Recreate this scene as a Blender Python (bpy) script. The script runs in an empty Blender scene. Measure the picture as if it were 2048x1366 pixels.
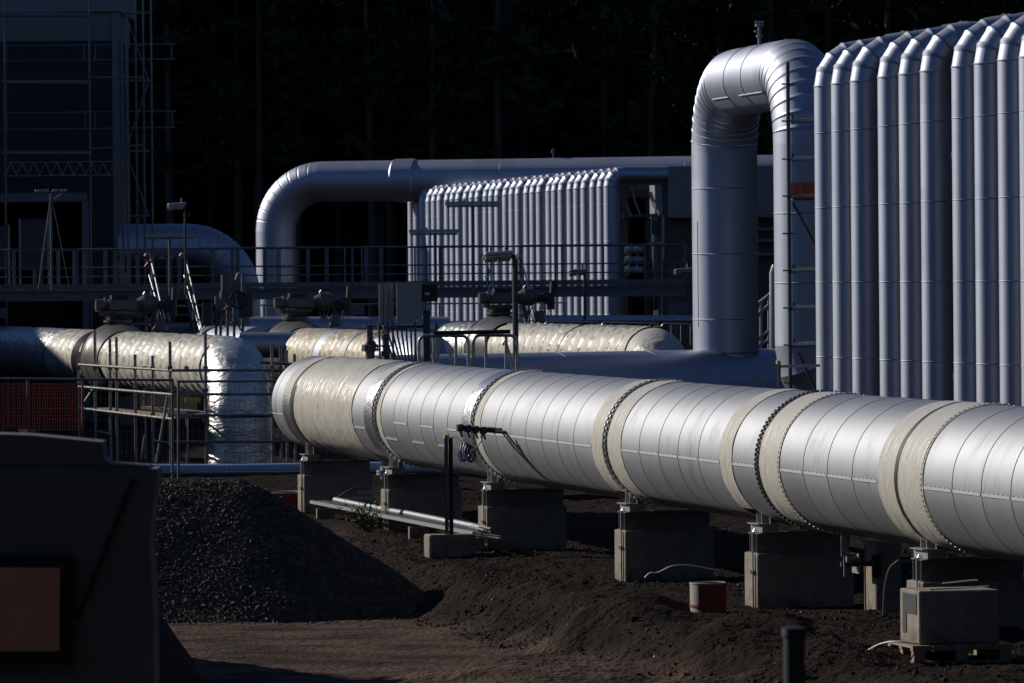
import bpy, math, random
import numpy as np
from mathutils import Vector, Matrix, Quaternion
random.seed(7); rng = np.random.default_rng(7)
SC = bpy.context.scene; COL = SC.collection
V = Vector

# ------------------------------------------------------------------ camera
F = 11378.0            # focal length in photo pixels (200 mm on 36 mm)
ZC = 3.87; HOR = 565.0; ROLL = math.radians(0.47)
cam = bpy.data.cameras.new('camera'); camo = bpy.data.objects.new('camera', cam); COL.objects.link(camo)
cam.lens = 200; cam.sensor_width = 36; cam.clip_end = 6000; cam.clip_start = 0.5
cam.shift_y = -(683-HOR)/2048
camo.location = (0, 0, ZC)
camo.rotation_euler = (Matrix.Rotation(math.pi/2, 3, 'X') @ Matrix.Rotation(-ROLL, 3, 'Z')).to_euler()
cam.dof.use_dof = True; cam.dof.focus_distance = 76; cam.dof.aperture_fstop = 9
SC.camera = camo
# ------------------------------------------------------------------ light
SUN_EL = math.radians(25); SUN_AZ = V((-0.86, 0.51))
SUN = V((SUN_AZ.x*math.cos(SUN_EL), SUN_AZ.y*math.cos(SUN_EL), math.sin(SUN_EL)))
w = bpy.data.worlds.new('World'); SC.world = w; w.use_nodes = True
nt = w.node_tree; sky = nt.nodes.new('ShaderNodeTexSky'); sky.sky_type = 'NISHITA'
sky.sun_disc = False; sky.sun_elevation = SUN_EL; sky.sun_rotation = math.atan2(SUN_AZ.x, SUN_AZ.y) % (2*math.pi)
sky.air_density = 0.6; sky.dust_density = 0.0; sky.ozone_density = 5.0
bg = nt.nodes['Background']; bg.inputs['Strength'].default_value = 0.09
nt.links.new(sky.outputs[0], bg.inputs['Color'])
sl = bpy.data.lights.new('sun', 'SUN'); sl.energy = 5.0; sl.angle = math.radians(0.53); sl.color = (1, 0.93, 0.82)
so = bpy.data.objects.new('sun', sl); COL.objects.link(so); so.location = (-40, 60, 60)
so.rotation_euler = SUN.to_track_quat('Z', 'Y').to_euler()
SC.view_settings.view_transform = 'Standard'; SC.view_settings.look = 'None'
SC.view_settings.exposure = -0.3; SC.view_settings.gamma = 1

# ------------------------------------------------------------------ helpers
_s, _c = math.sin(ROLL), math.cos(ROLL)
def P(px, py, Y):
    dx, dy = px-1024, py-HOR
    return V(((dx*_c-dy*_s)/F*Y, Y, ZC-(dx*_s+dy*_c)/F*Y))
def X(px, Y, py=700): return P(px, py, Y).x
D = V((-0.2166, 0.976, 0)).normalized()     # the direction the pipes run, away from the camera
E = V((D.y, -D.x, 0))                       # across the pipes, to the right
UP = V((0, 0, 1))

class MB:
    def __init__(s): s.v=[]; s.f=[]; s.uv=[]; s.sm=[]; s.mi=[]; s.cm=0
    def face(s, idx, uv=None, sm=False):
        s.f.append(idx); s.uv.append(uv or [(0,0)]*len(idx)); s.sm.append(sm); s.mi.append(s.cm)
    def tube(s, pts, rad, n=12, cap=True, up=None, smooth=True, closed=False,tan=None):
        pts=[V(p) for p in pts]; m=len(pts)
        if not hasattr(rad,'__len__'): rad=[rad]*m
        T=[]
        for i in range(m):
            a=pts[i]-pts[i-1] if i>0 else V((0,0,0)); b=pts[i+1]-pts[i] if i<m-1 else V((0,0,0))
            if closed: a=pts[i]-pts[i-1]; b=pts[(i+1)%m]-pts[i]
            t=(a.normalized() if a.length>1e-9 else V((0,0,0)))+(b.normalized() if b.length>1e-9 else V((0,0,0)))
            T.append(t.normalized() if t.length>1e-9 else V((0,0,1)))
        if tan: T[0]=V(tan[0]).normalized(); T[-1]=V(tan[1]).normalized()
        ref=V(up) if up else (UP if abs(T[0].z)<0.9 else V((-1,0,0)))
        N=(ref-T[0]*ref.dot(T[0])).normalized()
        base=len(s.v); u=0; us=[]
        for i in range(m):
            if i>0: u+=(pts[i]-pts[i-1]).length
            us.append(u)
            N=(N-T[i]*N.dot(T[i])).normalized(); B=T[i].cross(N)
            for k in range(n):
                a=2*math.pi*k/n
                s.v.append(pts[i]+(N*math.cos(a)+B*math.sin(a))*rad[i])
        mm=m if closed else m-1
        for i in range(mm):
            j=(i+1)%m; r=max(rad)
            for k in range(n):
                k2=(k+1)%n
                va=2*math.pi*k/n*r; vb=2*math.pi*(k+1)/n*r; ua=us[i]; ub=us[j] if j>i else us[i]+.01
                s.face((base+i*n+k, base+i*n+k2, base+j*n+k2, base+j*n+k),[(ua,va),(ua,vb),(ub,vb),(ub,va)],smooth)
        if cap and not closed:
            s.face(tuple(base+k for k in reversed(range(n))),[(us[0],0)]*n)
            s.face(tuple(base+(m-1)*n+k for k in range(n)),[(us[-1],0)]*n)
        return s
    def cyl(s,p0,p1,r,n=12,r2=None): return s.tube([p0,p1],[r,r if r2 is None else r2],n)
    def obox(s,c,ax,ay,az,bev=0):
        # box about centre c with half-axis vectors ax, ay, az; bev chamfers the edges
        c=V(c); ax,ay,az=V(ax),V(ay),V(az); b=len(s.v)
        if bev<=0:
            for i in (-1,1):
                for j in (-1,1):
                    for k in (-1,1): s.v.append(c+ax*i+ay*j+az*k)
            F6=[(0,1,3,2),(4,6,7,5),(0,4,5,1),(2,3,7,6),(0,2,6,4),(1,5,7,3)]
            sz=(ax.length*2,ay.length*2,az.length*2)
            for f in F6: s.face(tuple(b+q for q in f),[(0,0),(sz[0],0),(sz[0],sz[2]),(0,sz[2])])
            return s
        la,lb,lc=ax.length,ay.length,az.length; bev=min(bev,la*.9,lb*.9,lc*.9)
        ux,uy,uz=ax/la,ay/lb,az/lc; idx={}
        for i in (-1,1):
            for j in (-1,1):
                for k in (-1,1):
                    for q in range(3):
                        d=[la-bev,lb-bev,lc-bev]; d[q]+=bev
                        idx[(i,j,k,q)]=len(s.v); s.v.append(c+ux*i*d[0]+uy*j*d[1]+uz*k*d[2])
        S4=[(-1,-1),(1,-1),(1,1),(-1,1)]
        for q in range(3):
            for sg in (-1,1):
                f=[]
                for (a_,b_) in S4:
                    t=[0,0,0]; t[q]=sg; o=[x for x in range(3) if x!=q]; t[o[0]]=a_; t[o[1]]=b_
                    f.append(idx[(*t,q)])
                s.face(tuple(f))
        for q in range(3):     # edge chamfers parallel to axis q
            o=[x for x in range(3) if x!=q]
            for a_ in (-1,1):
                for b_ in (-1,1):
                    def g(k,fq):
                        t=[0,0,0]; t[q]=k; t[o[0]]=a_; t[o[1]]=b_; return idx[(*t,fq)]
                    s.face((g(-1,o[0]),g(1,o[0]),g(1,o[1]),g(-1,o[1])))
        for i in (-1,1):
            for j in (-1,1):
                for k in (-1,1): s.face(tuple(idx[(i,j,k,q)] for q in range(3)))
        return s
    def box(s,c,sx,sy,sz,rz=0,bev=0):
        a=V((math.cos(rz),math.sin(rz),0)); b=V((-math.sin(rz),math.cos(rz),0))
        return s.obox(c,a*sx/2,b*sy/2,UP*sz/2,bev)
    def beam(s,p0,p1,w_,h_,up=UP):
        p0,p1=V(p0),V(p1); t=(p1-p0); L=t.length; t.normalize()
        up=V(up); 
        if abs(t.dot(up))>.99: up=V((0,1,0))
        side=t.cross(up).normalized(); u=side.cross(t).normalized()
        return s.obox((p0+p1)/2,t*L/2,side*w_/2,u*h_/2)
    def ibeam(s,p0,p1,w_,h_,tf=.012,tw=.009):
        p0,p1=V(p0),V(p1)
        s.beam(p0+UP*(h_/2-tf/2),p1+UP*(h_/2-tf/2),w_,tf); s.beam(p0-UP*(h_/2-tf/2),p1-UP*(h_/2-tf/2),w_,tf)
        return s.beam(p0,p1,tw,h_-2*tf-.001)
    def ball(s,c,r,sc=(1,1,1),nu=24,nv=14,ax=(V((1,0,0)),V((0,1,0)),V((0,0,1)))):
        b=len(s.v); c=V(c)
        for i in range(nv+1):
            th=math.pi*i/nv
            for k in range(nu):
                ph=2*math.pi*k/nu
                l=(math.sin(th)*math.cos(ph)*r*sc[0],math.sin(th)*math.sin(ph)*r*sc[1],math.cos(th)*r*sc[2])
                s.v.append(c+ax[0]*l[0]+ax[1]*l[1]+ax[2]*l[2])
        for i in range(nv):
            for k in range(nu):
                k2=(k+1)%nu; s.face((b+i*nu+k,b+(i+1)*nu+k,b+(i+1)*nu+k2,b+i*nu+k2),None,True)
        return s
    def ring(s,c,nrm,R,r,n=24,m=6):
        nrm=V(nrm).normalized(); a=(UP if abs(nrm.z)<.9 else V((1,0,0))); a=(a-nrm*a.dot(nrm)).normalized(); b=nrm.cross(a)
        return s.tube([V(c)+(a*math.cos(2*math.pi*i/n)+b*math.sin(2*math.pi*i/n))*R for i in range(n)],r,m,closed=True,up=nrm)
    def build(s,name,mat,parent=None,sharp=30,label=None,origin=None):
        off=OFF.get(parent.name,V((0,0,0))) if parent else (V(origin) if origin else V((0,0,0)))
        me=bpy.data.meshes.new(name); me.from_pydata([tuple(p-off) for p in s.v],[],s.f)
        uvl=me.uv_layers.new(name='UVMap')
        uvl.data.foreach_set('uv',[c for fu in s.uv for uv in fu for c in uv])
        me.polygons.foreach_set('use_smooth',s.sm); [me.materials.append(q) for q in (mat if isinstance(mat,(list,tuple)) else [mat])]
        me.polygons.foreach_set('material_index',s.mi)
        me.validate(); me.update()
        if any(s.sm): me.set_sharp_from_angle(angle=math.radians(sharp))
        o=bpy.data.objects.new(name,me); COL.objects.link(o)
        if parent: o.parent=parent
        else: o.location=off
        OFF[o.name]=off
        if label: o['label']=label
        return o
OFF={}
def tag(o,label,cat,group=None,kind=None):
    if label: o['label']=label
    if cat: o['category']=cat
    if group: o['group']=group
    if kind: o['kind']=kind
    return o
def thing(name,label,cat,loc,group=None):
    o=bpy.data.objects.new(name,None); COL.objects.link(o); o.location=loc; o.empty_display_size=.2
    OFF[o.name]=V(loc); return tag(o,label,cat,group)
def dup(root,loc,label,group=None):
    r=root.copy(); COL.objects.link(r); r.location=loc; OFF[r.name]=V(loc); r['label']=label
    if group: r['group']=group
    def rec(src,dst):
        for ch in KIDS(src):
            c=ch.copy(); COL.objects.link(c); c.parent=dst; rec(ch,c)
    rec(root,r); return r
def KIDS(o): return [c for c in list(o.children)]
def solo(name,mb,mat,label,cat,group=None,origin=None,sharp=30):
    return tag(mb.build(name,mat,None,sharp,origin=origin),label,cat,group)

def fillet(poly,R,nseg):
    poly=[V(p) for p in poly]; out=[[poly[0],False]]
    for i in range(1,len(poly)-1):
        a=(poly[i-1]-poly[i]).normalized(); b=(poly[i+1]-poly[i]).normalized()
        r=R[i-1] if hasattr(R,'__len__') else R
        th=math.pi-a.angle(b); L=r*math.tan(th/2)
        p0=poly[i]+a*L; bis=(a+b).normalized(); c=poly[i]+bis*(r/math.cos(th/2))
        u=(p0-c).normalized(); ax=(-a).cross(b).normalized()
        for k in range(nseg+1):
            out.append([c+Quaternion(ax,th*k/nseg)@u*r,True])
    out.append([poly[-1],False]); return out
def clad(poly,R,nseg,r,step,dep=-.012,w=.008,start=0,arcseam=True):
    """path and radii of sheet-metal cladding: a seam every `step` on the straights and at each joint of a bend"""
    st=fillet(poly,R,nseg); full=[]
    for i in range(len(st)):
        if i>0:
            a,b=st[i-1],st[i]
            if not(a[1] and b[1]) and step:
                L=(b[0]-a[0]).length; k=1; 
                while k*step<L-.15*step: full.append([a[0].lerp(b[0],k*step/L),True]); k+=1
        full.append([st[i][0], st[i][1] and arcseam])
    pts,rad=[],[]
    for i,(p,sm) in enumerate(full):
        if sm and 0<i<len(full)-1:
            a=(p-full[i-1][0]).normalized(); b=(full[i+1][0]-p).normalized()
            pts+= [p-a*w,p,p+b*w]; rad+=[r,r+dep,r]
        else: pts.append(p); rad.append(r)
    return pts,rad

def wrapped(mb,pts,r,pitch,saw,wr,n=96,du=.07,up=None,seed=0,flip=False):
    '''tape wound round a path: overlapping turns step by `saw`, wrinkles of height `wr`'''
    pts=[V(p) for p in pts]; cum=[0]
    for i in range(1,len(pts)): cum.append(cum[-1]+(pts[i]-pts[i-1]).length)
    m=max(2,int(cum[-1]/du)); q=[]; j=0
    for k in range(m+1):
        s_=cum[-1]*k/m
        while j<len(pts)-2 and cum[j+1]<s_: j+=1
        q.append(pts[j].lerp(pts[j+1],(s_-cum[j])/max(1e-9,cum[j+1]-cum[j])))
    b=len(mb.v); mb.tube(q,[r]*(m+1),n,cap=False,up=up)
    u=np.repeat(np.linspace(0,cum[-1],m+1),n)+seed*7.3; a=np.tile(np.arange(n)/n,m+1)
    vv=np.sin(2*np.pi*a)*r; ww=np.cos(2*np.pi*a)*r
    uu=u+.35*pitch*fbm(vv*.5+u*.3,ww*.5+3,1.2,3)*2+pitch*a
    fr=uu/pitch-np.floor(uu/pitch); d=saw*((1-fr if flip else fr)**2.2-.4)
    d=d+wr*(np.abs(fbm(u*2.2+vv*1.1,vv*1.5+ww*1.2+u*.6,1.6,4))*2.2-.4)*1.2
    for i in range(len(d)):
        c=q[i//n]; o=mb.v[b+i]-c; mb.v[b+i]=c+o*(1+float(d[i])/r)
    return mb

# ------------------------------------------------------------------ materials
def mat(name,col=(.5,.5,.5),rough=.5,metal=0,bump=None,var=None,coat=0,emit=None,spec=None):
    m=bpy.data.materials.new(name); m.use_nodes=True; n=m.node_tree; b=n.nodes['Principled BSDF']
    b.inputs['Base Color'].default_value=(*col,1); b.inputs['Roughness'].default_value=rough; b.inputs['Metallic'].default_value=metal
    if coat: b.inputs['Coat Weight'].default_value=coat
    if spec is not None: b.inputs['Specular IOR Level'].default_value=spec
    tc=n.nodes.new('ShaderNodeTexCoord')
    if var:   # (scale, amount, second colour)
        t=n.nodes.new('ShaderNodeTexNoise'); t.inputs['Scale'].default_value=var[0]; t.inputs['Detail'].default_value=6; t.inputs['Roughness'].default_value=.65
        n.links.new(tc.outputs['Object'],t.inputs['Vector'])
        r=n.nodes.new('ShaderNodeValToRGB'); r.color_ramp.elements[0].position=.35; r.color_ramp.elements[1].position=.68
        r.color_ramp.elements[0].color=(*var[1],1); r.color_ramp.elements[1].color=(*col,1)
        n.links.new(t.outputs['Fac'],r.inputs[0]); n.links.new(r.outputs[0],b.inputs['Base Color'])
    if bump:  # (scale, strength, distance)
        t=n.nodes.new('ShaderNodeTexNoise'); t.inputs['Scale'].default_value=bump[0]; t.inputs['Detail'].default_value=6
        n.links.new(tc.outputs['Object'],t.inputs['Vector'])
        q=n.nodes.new('ShaderNodeBump'); q.inputs['Strength'].default_value=bump[1]; q.inputs['Distance'].default_value=bump[2]
        n.links.new(t.outputs['Fac'],q.inputs['Height']); n.links.new(q.outputs[0],b.inputs['Normal'])
    return m
def math_node(n,op,a,b=None):
    q=n.nodes.new('ShaderNodeMath'); q.operation=op
    for i,x in enumerate((a,b)):
        if x is None: continue
        if isinstance(x,(int,float)): q.inputs[i].default_value=x
        else: n.links.new(x,q.inputs[i])
    return q.outputs[0]
def alu(name,col=(.66,.67,.69),rough=.42,period=.9,varamt=.06,dirt=.0,dirtcol=(.16,.13,.1),wob=.004,aniso=.0):
    m=bpy.data.materials.new(name); m.use_nodes=True; n=m.node_tree; L=n.links.new; pb_=n.nodes['Principled BSDF']; mo=n.nodes['Material Output']
    b=n.nodes.new('ShaderNodeBsdfMetallic'); b.distribution='GGX'; b.fresnel_type='F82'; b.inputs['Edge Tint'].default_value=(.9,.92,.95,1); L(b.outputs[0],mo.inputs['Surface'])
    tc=n.nodes.new('ShaderNodeTexCoord'); sp=n.nodes.new('ShaderNodeSeparateXYZ'); L(tc.outputs['UV'],sp.inputs[0])
    fl=math_node(n,'FLOOR',math_node(n,'DIVIDE',sp.outputs[0],period))
    oi=n.nodes.new('ShaderNodeObjectInfo')
    wn=n.nodes.new('ShaderNodeTexWhiteNoise'); wn.noise_dimensions='2D'; cb=n.nodes.new('ShaderNodeCombineXYZ')
    L(fl,cb.inputs[0]); L(oi.outputs['Random'],cb.inputs[1]); L(cb.outputs[0],wn.inputs['Vector'])
    # streaks round the pipe: noise stretched along v
    mp=n.nodes.new('ShaderNodeMapping'); mp.inputs['Scale'].default_value=(22,1.1,1); L(tc.outputs['UV'],mp.inputs[0])
    ns=n.nodes.new('ShaderNodeTexNoise'); ns.inputs['Scale'].default_value=1; ns.inputs['Detail'].default_value=5; L(mp.outputs[0],ns.inputs['Vector'])
    nb=n.nodes.new('ShaderNodeTexNoise'); nb.inputs['Scale'].default_value=1.7; nb.inputs['Detail'].default_value=4; L(tc.outputs['Object'],nb.inputs['Vector'])
    k=math_node(n,'ADD',math_node(n,'MULTIPLY',math_node(n,'SUBTRACT',wn.outputs['Value'],.5),varamt*2),1)
    k=math_node(n,'ADD',k,math_node(n,'MULTIPLY',math_node(n,'SUBTRACT',ns.outputs['Fac'],.5),varamt*1.6))
    vm=n.nodes.new('ShaderNodeVectorMath'); vm.operation='SCALE'; vm.inputs[0].default_value=col; L(k,vm.inputs['Scale'])
    out=vm.outputs[0]
    if dirt:
        sc=n.nodes.new('ShaderNodeMapRange'); sc.inputs[1].default_value=1.12; sc.inputs[2].default_value=1.32; sc.inputs[3].default_value=1; sc.inputs[4].default_value=.62
        L(math_node(n,'ADD',ns.outputs['Fac'],nb.outputs['Fac']),sc.inputs[0]); v2=n.nodes.new('ShaderNodeVectorMath'); v2.operation='SCALE'; L(out,v2.inputs[0]); L(sc.outputs[0],v2.inputs['Scale']); out=v2.outputs[0]
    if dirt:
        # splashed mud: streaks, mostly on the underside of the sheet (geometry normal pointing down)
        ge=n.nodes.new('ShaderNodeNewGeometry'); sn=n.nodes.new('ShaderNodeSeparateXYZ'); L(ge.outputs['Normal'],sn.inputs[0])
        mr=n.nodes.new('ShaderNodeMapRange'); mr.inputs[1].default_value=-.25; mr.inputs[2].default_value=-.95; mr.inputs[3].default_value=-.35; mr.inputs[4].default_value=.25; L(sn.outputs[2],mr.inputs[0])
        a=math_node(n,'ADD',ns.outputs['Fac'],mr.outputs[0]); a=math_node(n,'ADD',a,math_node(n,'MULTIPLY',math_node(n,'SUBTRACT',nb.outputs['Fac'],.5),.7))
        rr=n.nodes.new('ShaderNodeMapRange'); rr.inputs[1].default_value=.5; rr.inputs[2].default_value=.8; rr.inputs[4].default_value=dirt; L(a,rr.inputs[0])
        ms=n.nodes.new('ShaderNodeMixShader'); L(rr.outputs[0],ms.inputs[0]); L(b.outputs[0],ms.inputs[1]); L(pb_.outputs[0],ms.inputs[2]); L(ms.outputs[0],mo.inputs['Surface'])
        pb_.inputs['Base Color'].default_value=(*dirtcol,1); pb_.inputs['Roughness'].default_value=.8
    L(out,b.inputs['Base Color'])
    ro=math_node(n,'ADD',rough,math_node(n,'MULTIPLY',math_node(n,'SUBTRACT',nb.outputs['Fac'],.5),.10))
    ro=math_node(n,'ADD',ro,math_node(n,'MULTIPLY',math_node(n,'SUBTRACT',wn.outputs['Value'],.5),.035))
    L(ro,b.inputs['Roughness'])
    bp=n.nodes.new('ShaderNodeBump'); bp.inputs['Strength'].default_value=.6; bp.inputs['Distance'].default_value=wob
    nw=n.nodes.new('ShaderNodeTexNoise'); nw.inputs['Scale'].default_value=3.5; nw.inputs['Detail'].default_value=2; L(tc.outputs['Object'],nw.inputs['Vector'])
    L(nw.outputs['Fac'],bp.inputs['Height']); L(bp.outputs[0],b.inputs['Normal'])
    return m
def tape(name,col,col2,rough=.33,pitch=.16,depth=.012,wrinkle=.02,metal=0):
    """plastic tape wound round a pipe: overlapping turns, wrinkles and air pockets"""
    m=bpy.data.materials.new(name); m.use_nodes=True; n=m.node_tree; b=n.nodes['Principled BSDF']; L=n.links.new
    b.inputs['Roughness'].default_value=rough; b.inputs['Metallic'].default_value=metal
    tc=n.nodes.new('ShaderNodeTexCoord'); sp=n.nodes.new('ShaderNodeSeparateXYZ'); L(tc.outputs['UV'],sp.inputs[0])
    nz=n.nodes.new('ShaderNodeTexNoise'); nz.inputs['Scale'].default_value=1.3; nz.inputs['Detail'].default_value=3; L(tc.outputs['UV'],nz.inputs['Vector'])
    uu=math_node(n,'ADD',sp.outputs[0],math_node(n,'MULTIPLY',nz.outputs['Fac'],pitch*1.3))
    uu=math_node(n,'ADD',uu,math_node(n,'MULTIPLY',sp.outputs[1],.02))
    q=math_node(n,'DIVIDE',uu,pitch); fr=math_node(n,'FRACT',q)
    mp=n.nodes.new('ShaderNodeMapping'); mp.inputs['Scale'].default_value=(9,2.2,1); L(tc.outputs['UV'],mp.inputs[0])
    nw=n.nodes.new('ShaderNodeTexNoise'); nw.inputs['Scale'].default_value=1.6; nw.inputs['Detail'].default_value=7; nw.inputs['Roughness'].default_value=.6; L(mp.outputs[0],nw.inputs['Vector'])
    vo=n.nodes.new('ShaderNodeTexVoronoi'); vo.feature='DISTANCE_TO_EDGE'; vo.inputs['Scale'].default_value=1.4
    mq=n.nodes.new('ShaderNodeMapping'); mq.inputs['Scale'].default_value=(6,1.6,1); mq.inputs['Rotation'].default_value=(0,0,.3); L(tc.outputs['UV'],mq.inputs[0]); L(mq.outputs[0],vo.inputs['Vector'])
    h=math_node(n,'ADD',math_node(n,'MULTIPLY',math_node(n,'POWER',fr,3),depth),math_node(n,'MULTIPLY',nw.outputs['Fac'],wrinkle))
    h=math_node(n,'ADD',h,math_node(n,'MULTIPLY',math_node(n,'MINIMUM',vo.outputs['Distance'],.12),wrinkle*2.0))
    bp=n.nodes.new('ShaderNodeBump'); bp.inputs['Strength'].default_value=1; bp.inputs['Distance'].default_value=1; L(h,bp.inputs['Height']); L(bp.outputs[0],b.inputs['Normal'])
    wn=n.nodes.new('ShaderNodeTexWhiteNoise'); wn.noise_dimensions='1D'; L(math_node(n,'FLOOR',q),wn.inputs['W'])
    f=math_node(n,'ADD',math_node(n,'MULTIPLY',wn.outputs['Value'],.55),math_node(n,'MULTIPLY',nw.outputs['Fac'],.6))
    f=math_node(n,'SUBTRACT',f,.12)
    mx=n.nodes.new('ShaderNodeMix'); mx.data_type='RGBA'; L(f,mx.inputs[0]); mx.inputs[6].default_value=(*col2,1); mx.inputs[7].default_value=(*col,1)
    L(mx.outputs[2],b.inputs['Base Color'])
    return m
M={}
M['alu_main']=alu('aluminium_sheet_main',(.335,.345,.37),.6,.95,.05,dirt=.75,wob=.0015)
M['alu']=alu('aluminium_sheet',(.42,.445,.54),.54,1.3,.04,wob=.0018)
M['alu_far']=alu('aluminium_sheet_far',(.42,.445,.54),.52,2,.03,wob=.0015)
M['seam']=alu('seam_strip_metal',(.5,.5,.5),.75,5,.02)
M['tape']=tape('cream_tape',(.52,.495,.44),(.42,.395,.345),.37,.2,.01,.012)
M['tape_smooth']=tape('cream_tape_smooth',(.52,.495,.445),(.44,.415,.365),.42,.07,.006,.016)
M['tape_white']=tape('white_tape',(.62,.625,.63),(.5,.5,.5),.36,.5,.014,.03,.7)
M['tape_tan']=tape('tan_tape',(.5,.44,.35),(.39,.34,.26),.45,.4,.01,.02)
M['tape_wide']=tape('cream_tape_wide',(.52,.495,.44),(.43,.405,.355),.4,.5,.012,.028)
M['foil']=tape('foil',(.55,.56,.6),(.42,.42,.45),.34,.3,.006,.02,1)
M['blacktape']=tape('black_tape',(.02,.019,.018),(.012,.012,.012),.28,.1,.004,.008)
M['black']=mat('black_rubber',(.012,.012,.013),.5)
M['stud']=mat('zinc_studs',(.72,.72,.72),.38,1)
M['valve']=mat('grey_green_paint',(.12,.12,.105),.36,0,(14,.15,.01),(3,(.09,.09,.08)))
M['valve_dark']=mat('dark_paint',(.05,.05,.048),.45)
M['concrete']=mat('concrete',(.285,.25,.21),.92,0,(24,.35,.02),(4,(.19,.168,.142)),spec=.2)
M['galv']=mat('galvanised_steel',(.42,.43,.44),.45,.75,(40,.1,.005),(9,(.3,.31,.32)))
M['steel']=mat('grey_steel',(.2,.205,.21),.5,.3,None,(6,(.13,.13,.135)))
M['dark_steel']=mat('dark_steel',(.06,.062,.066),.5,.3)
M['scaf']=mat('scaffold_tube',(.3,.3,.3),.42,.85,(30,.2,.006),(12,(.16,.14,.125)))
M['chrome']=mat('bright_rail',(.8,.8,.8),.28,1)
M['wood']=mat('weathered_wood',(.3,.24,.17),.85,0,(30,.4,.01),(12,(.19,.14,.1)))
M['redwood']=mat('red_brown_board',(.5,.14,.1),.8,0,(20,.3,.01),(9,(.2,.05,.04)))
M['red']=mat('red_plastic',(.2,.022,.018),.55)
M['white']=mat('white_plastic',(.38,.35,.33),.55,0,None,(6,(.28,.25,.235)))
M['orange']=mat('orange_net',(.6,.1,.03),.7)
M['orange_panel']=mat('orange_panel',(.7,.32,.15),.6,0,None,(2.5,(.55,.26,.14)))
M['yellow']=mat('yellow_plastic',(.7,.4,.03),.5)
M['blue']=mat('blue_pipe_coat',(.27,.36,.55),.4,0,None,(3,(.23,.31,.48)))
M['cable_blue']=mat('blue_cable',(.02,.035,.12),.45)
M['cable_white']=mat('white_cable',(.75,.73,.7),.5)
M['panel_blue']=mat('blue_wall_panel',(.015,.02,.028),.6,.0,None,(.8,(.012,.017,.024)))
M['panel_white']=mat('white_wall_panel',(.17,.165,.155),.6)
M['panel_grey']=mat('grey_wall_panel',(.2,.215,.235),.6,0,None,(1.5,(.16,.17,.19)))
M['interior']=mat('dark_interior',(.02,.02,.02),.9)
M['cabinet']=mat('grey_cabinet',(.3,.3,.29),.45)
M['truck']=mat('dark_blue_body',(.15,.135,.115),.75,0,None,(3,(.115,.104,.09)))
M['green']=mat('dark_green_coat',(.012,.028,.022),.45)
M['lamp']=mat('lamp_housing',(.55,.55,.55),.35,.6)
M['lens']=mat('lamp_glass',(.5,.48,.42),.2)
M['bark']=mat('pine_bark',(.085,.065,.05),.95,0,None,(4,(.05,.04,.032)))
M['leaf']=mat('pine_needles',(.035,.045,.022),.8,0,None,(1.2,(.022,.03,.016)),spec=.15)
M['weed']=mat('weed_leaf',(.06,.075,.03),.8,spec=.2)
M['pebble']=mat('grey_pebbles',(.13,.108,.086),.75,0,None,(9,(.042,.035,.028)),spec=.15)
M['clod']=mat('soil_clods',(.07,.05,.04),.95,0,None,(7,(.025,.018,.0145)),spec=.1)
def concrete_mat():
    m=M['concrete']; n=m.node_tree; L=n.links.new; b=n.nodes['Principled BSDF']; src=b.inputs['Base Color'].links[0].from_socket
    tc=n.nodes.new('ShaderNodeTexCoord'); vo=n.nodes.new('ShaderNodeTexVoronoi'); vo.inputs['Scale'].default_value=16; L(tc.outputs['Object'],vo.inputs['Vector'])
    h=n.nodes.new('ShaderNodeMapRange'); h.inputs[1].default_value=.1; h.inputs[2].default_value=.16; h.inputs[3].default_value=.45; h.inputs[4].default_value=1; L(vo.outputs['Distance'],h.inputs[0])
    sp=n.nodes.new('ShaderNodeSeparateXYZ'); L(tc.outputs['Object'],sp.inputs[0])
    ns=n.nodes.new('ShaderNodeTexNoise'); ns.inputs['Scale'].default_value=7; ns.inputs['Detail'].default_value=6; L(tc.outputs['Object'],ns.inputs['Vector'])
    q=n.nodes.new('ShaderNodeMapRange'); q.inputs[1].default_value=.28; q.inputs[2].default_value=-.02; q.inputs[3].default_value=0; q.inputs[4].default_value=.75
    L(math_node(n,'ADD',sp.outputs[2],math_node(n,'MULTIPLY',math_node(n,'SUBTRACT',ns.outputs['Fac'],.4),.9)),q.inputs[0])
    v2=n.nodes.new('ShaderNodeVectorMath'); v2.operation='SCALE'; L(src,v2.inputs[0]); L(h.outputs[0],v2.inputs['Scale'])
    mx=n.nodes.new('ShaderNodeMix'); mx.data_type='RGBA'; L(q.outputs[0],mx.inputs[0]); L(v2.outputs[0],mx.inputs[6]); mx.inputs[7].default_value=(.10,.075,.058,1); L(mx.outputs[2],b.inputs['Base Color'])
concrete_mat()
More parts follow.
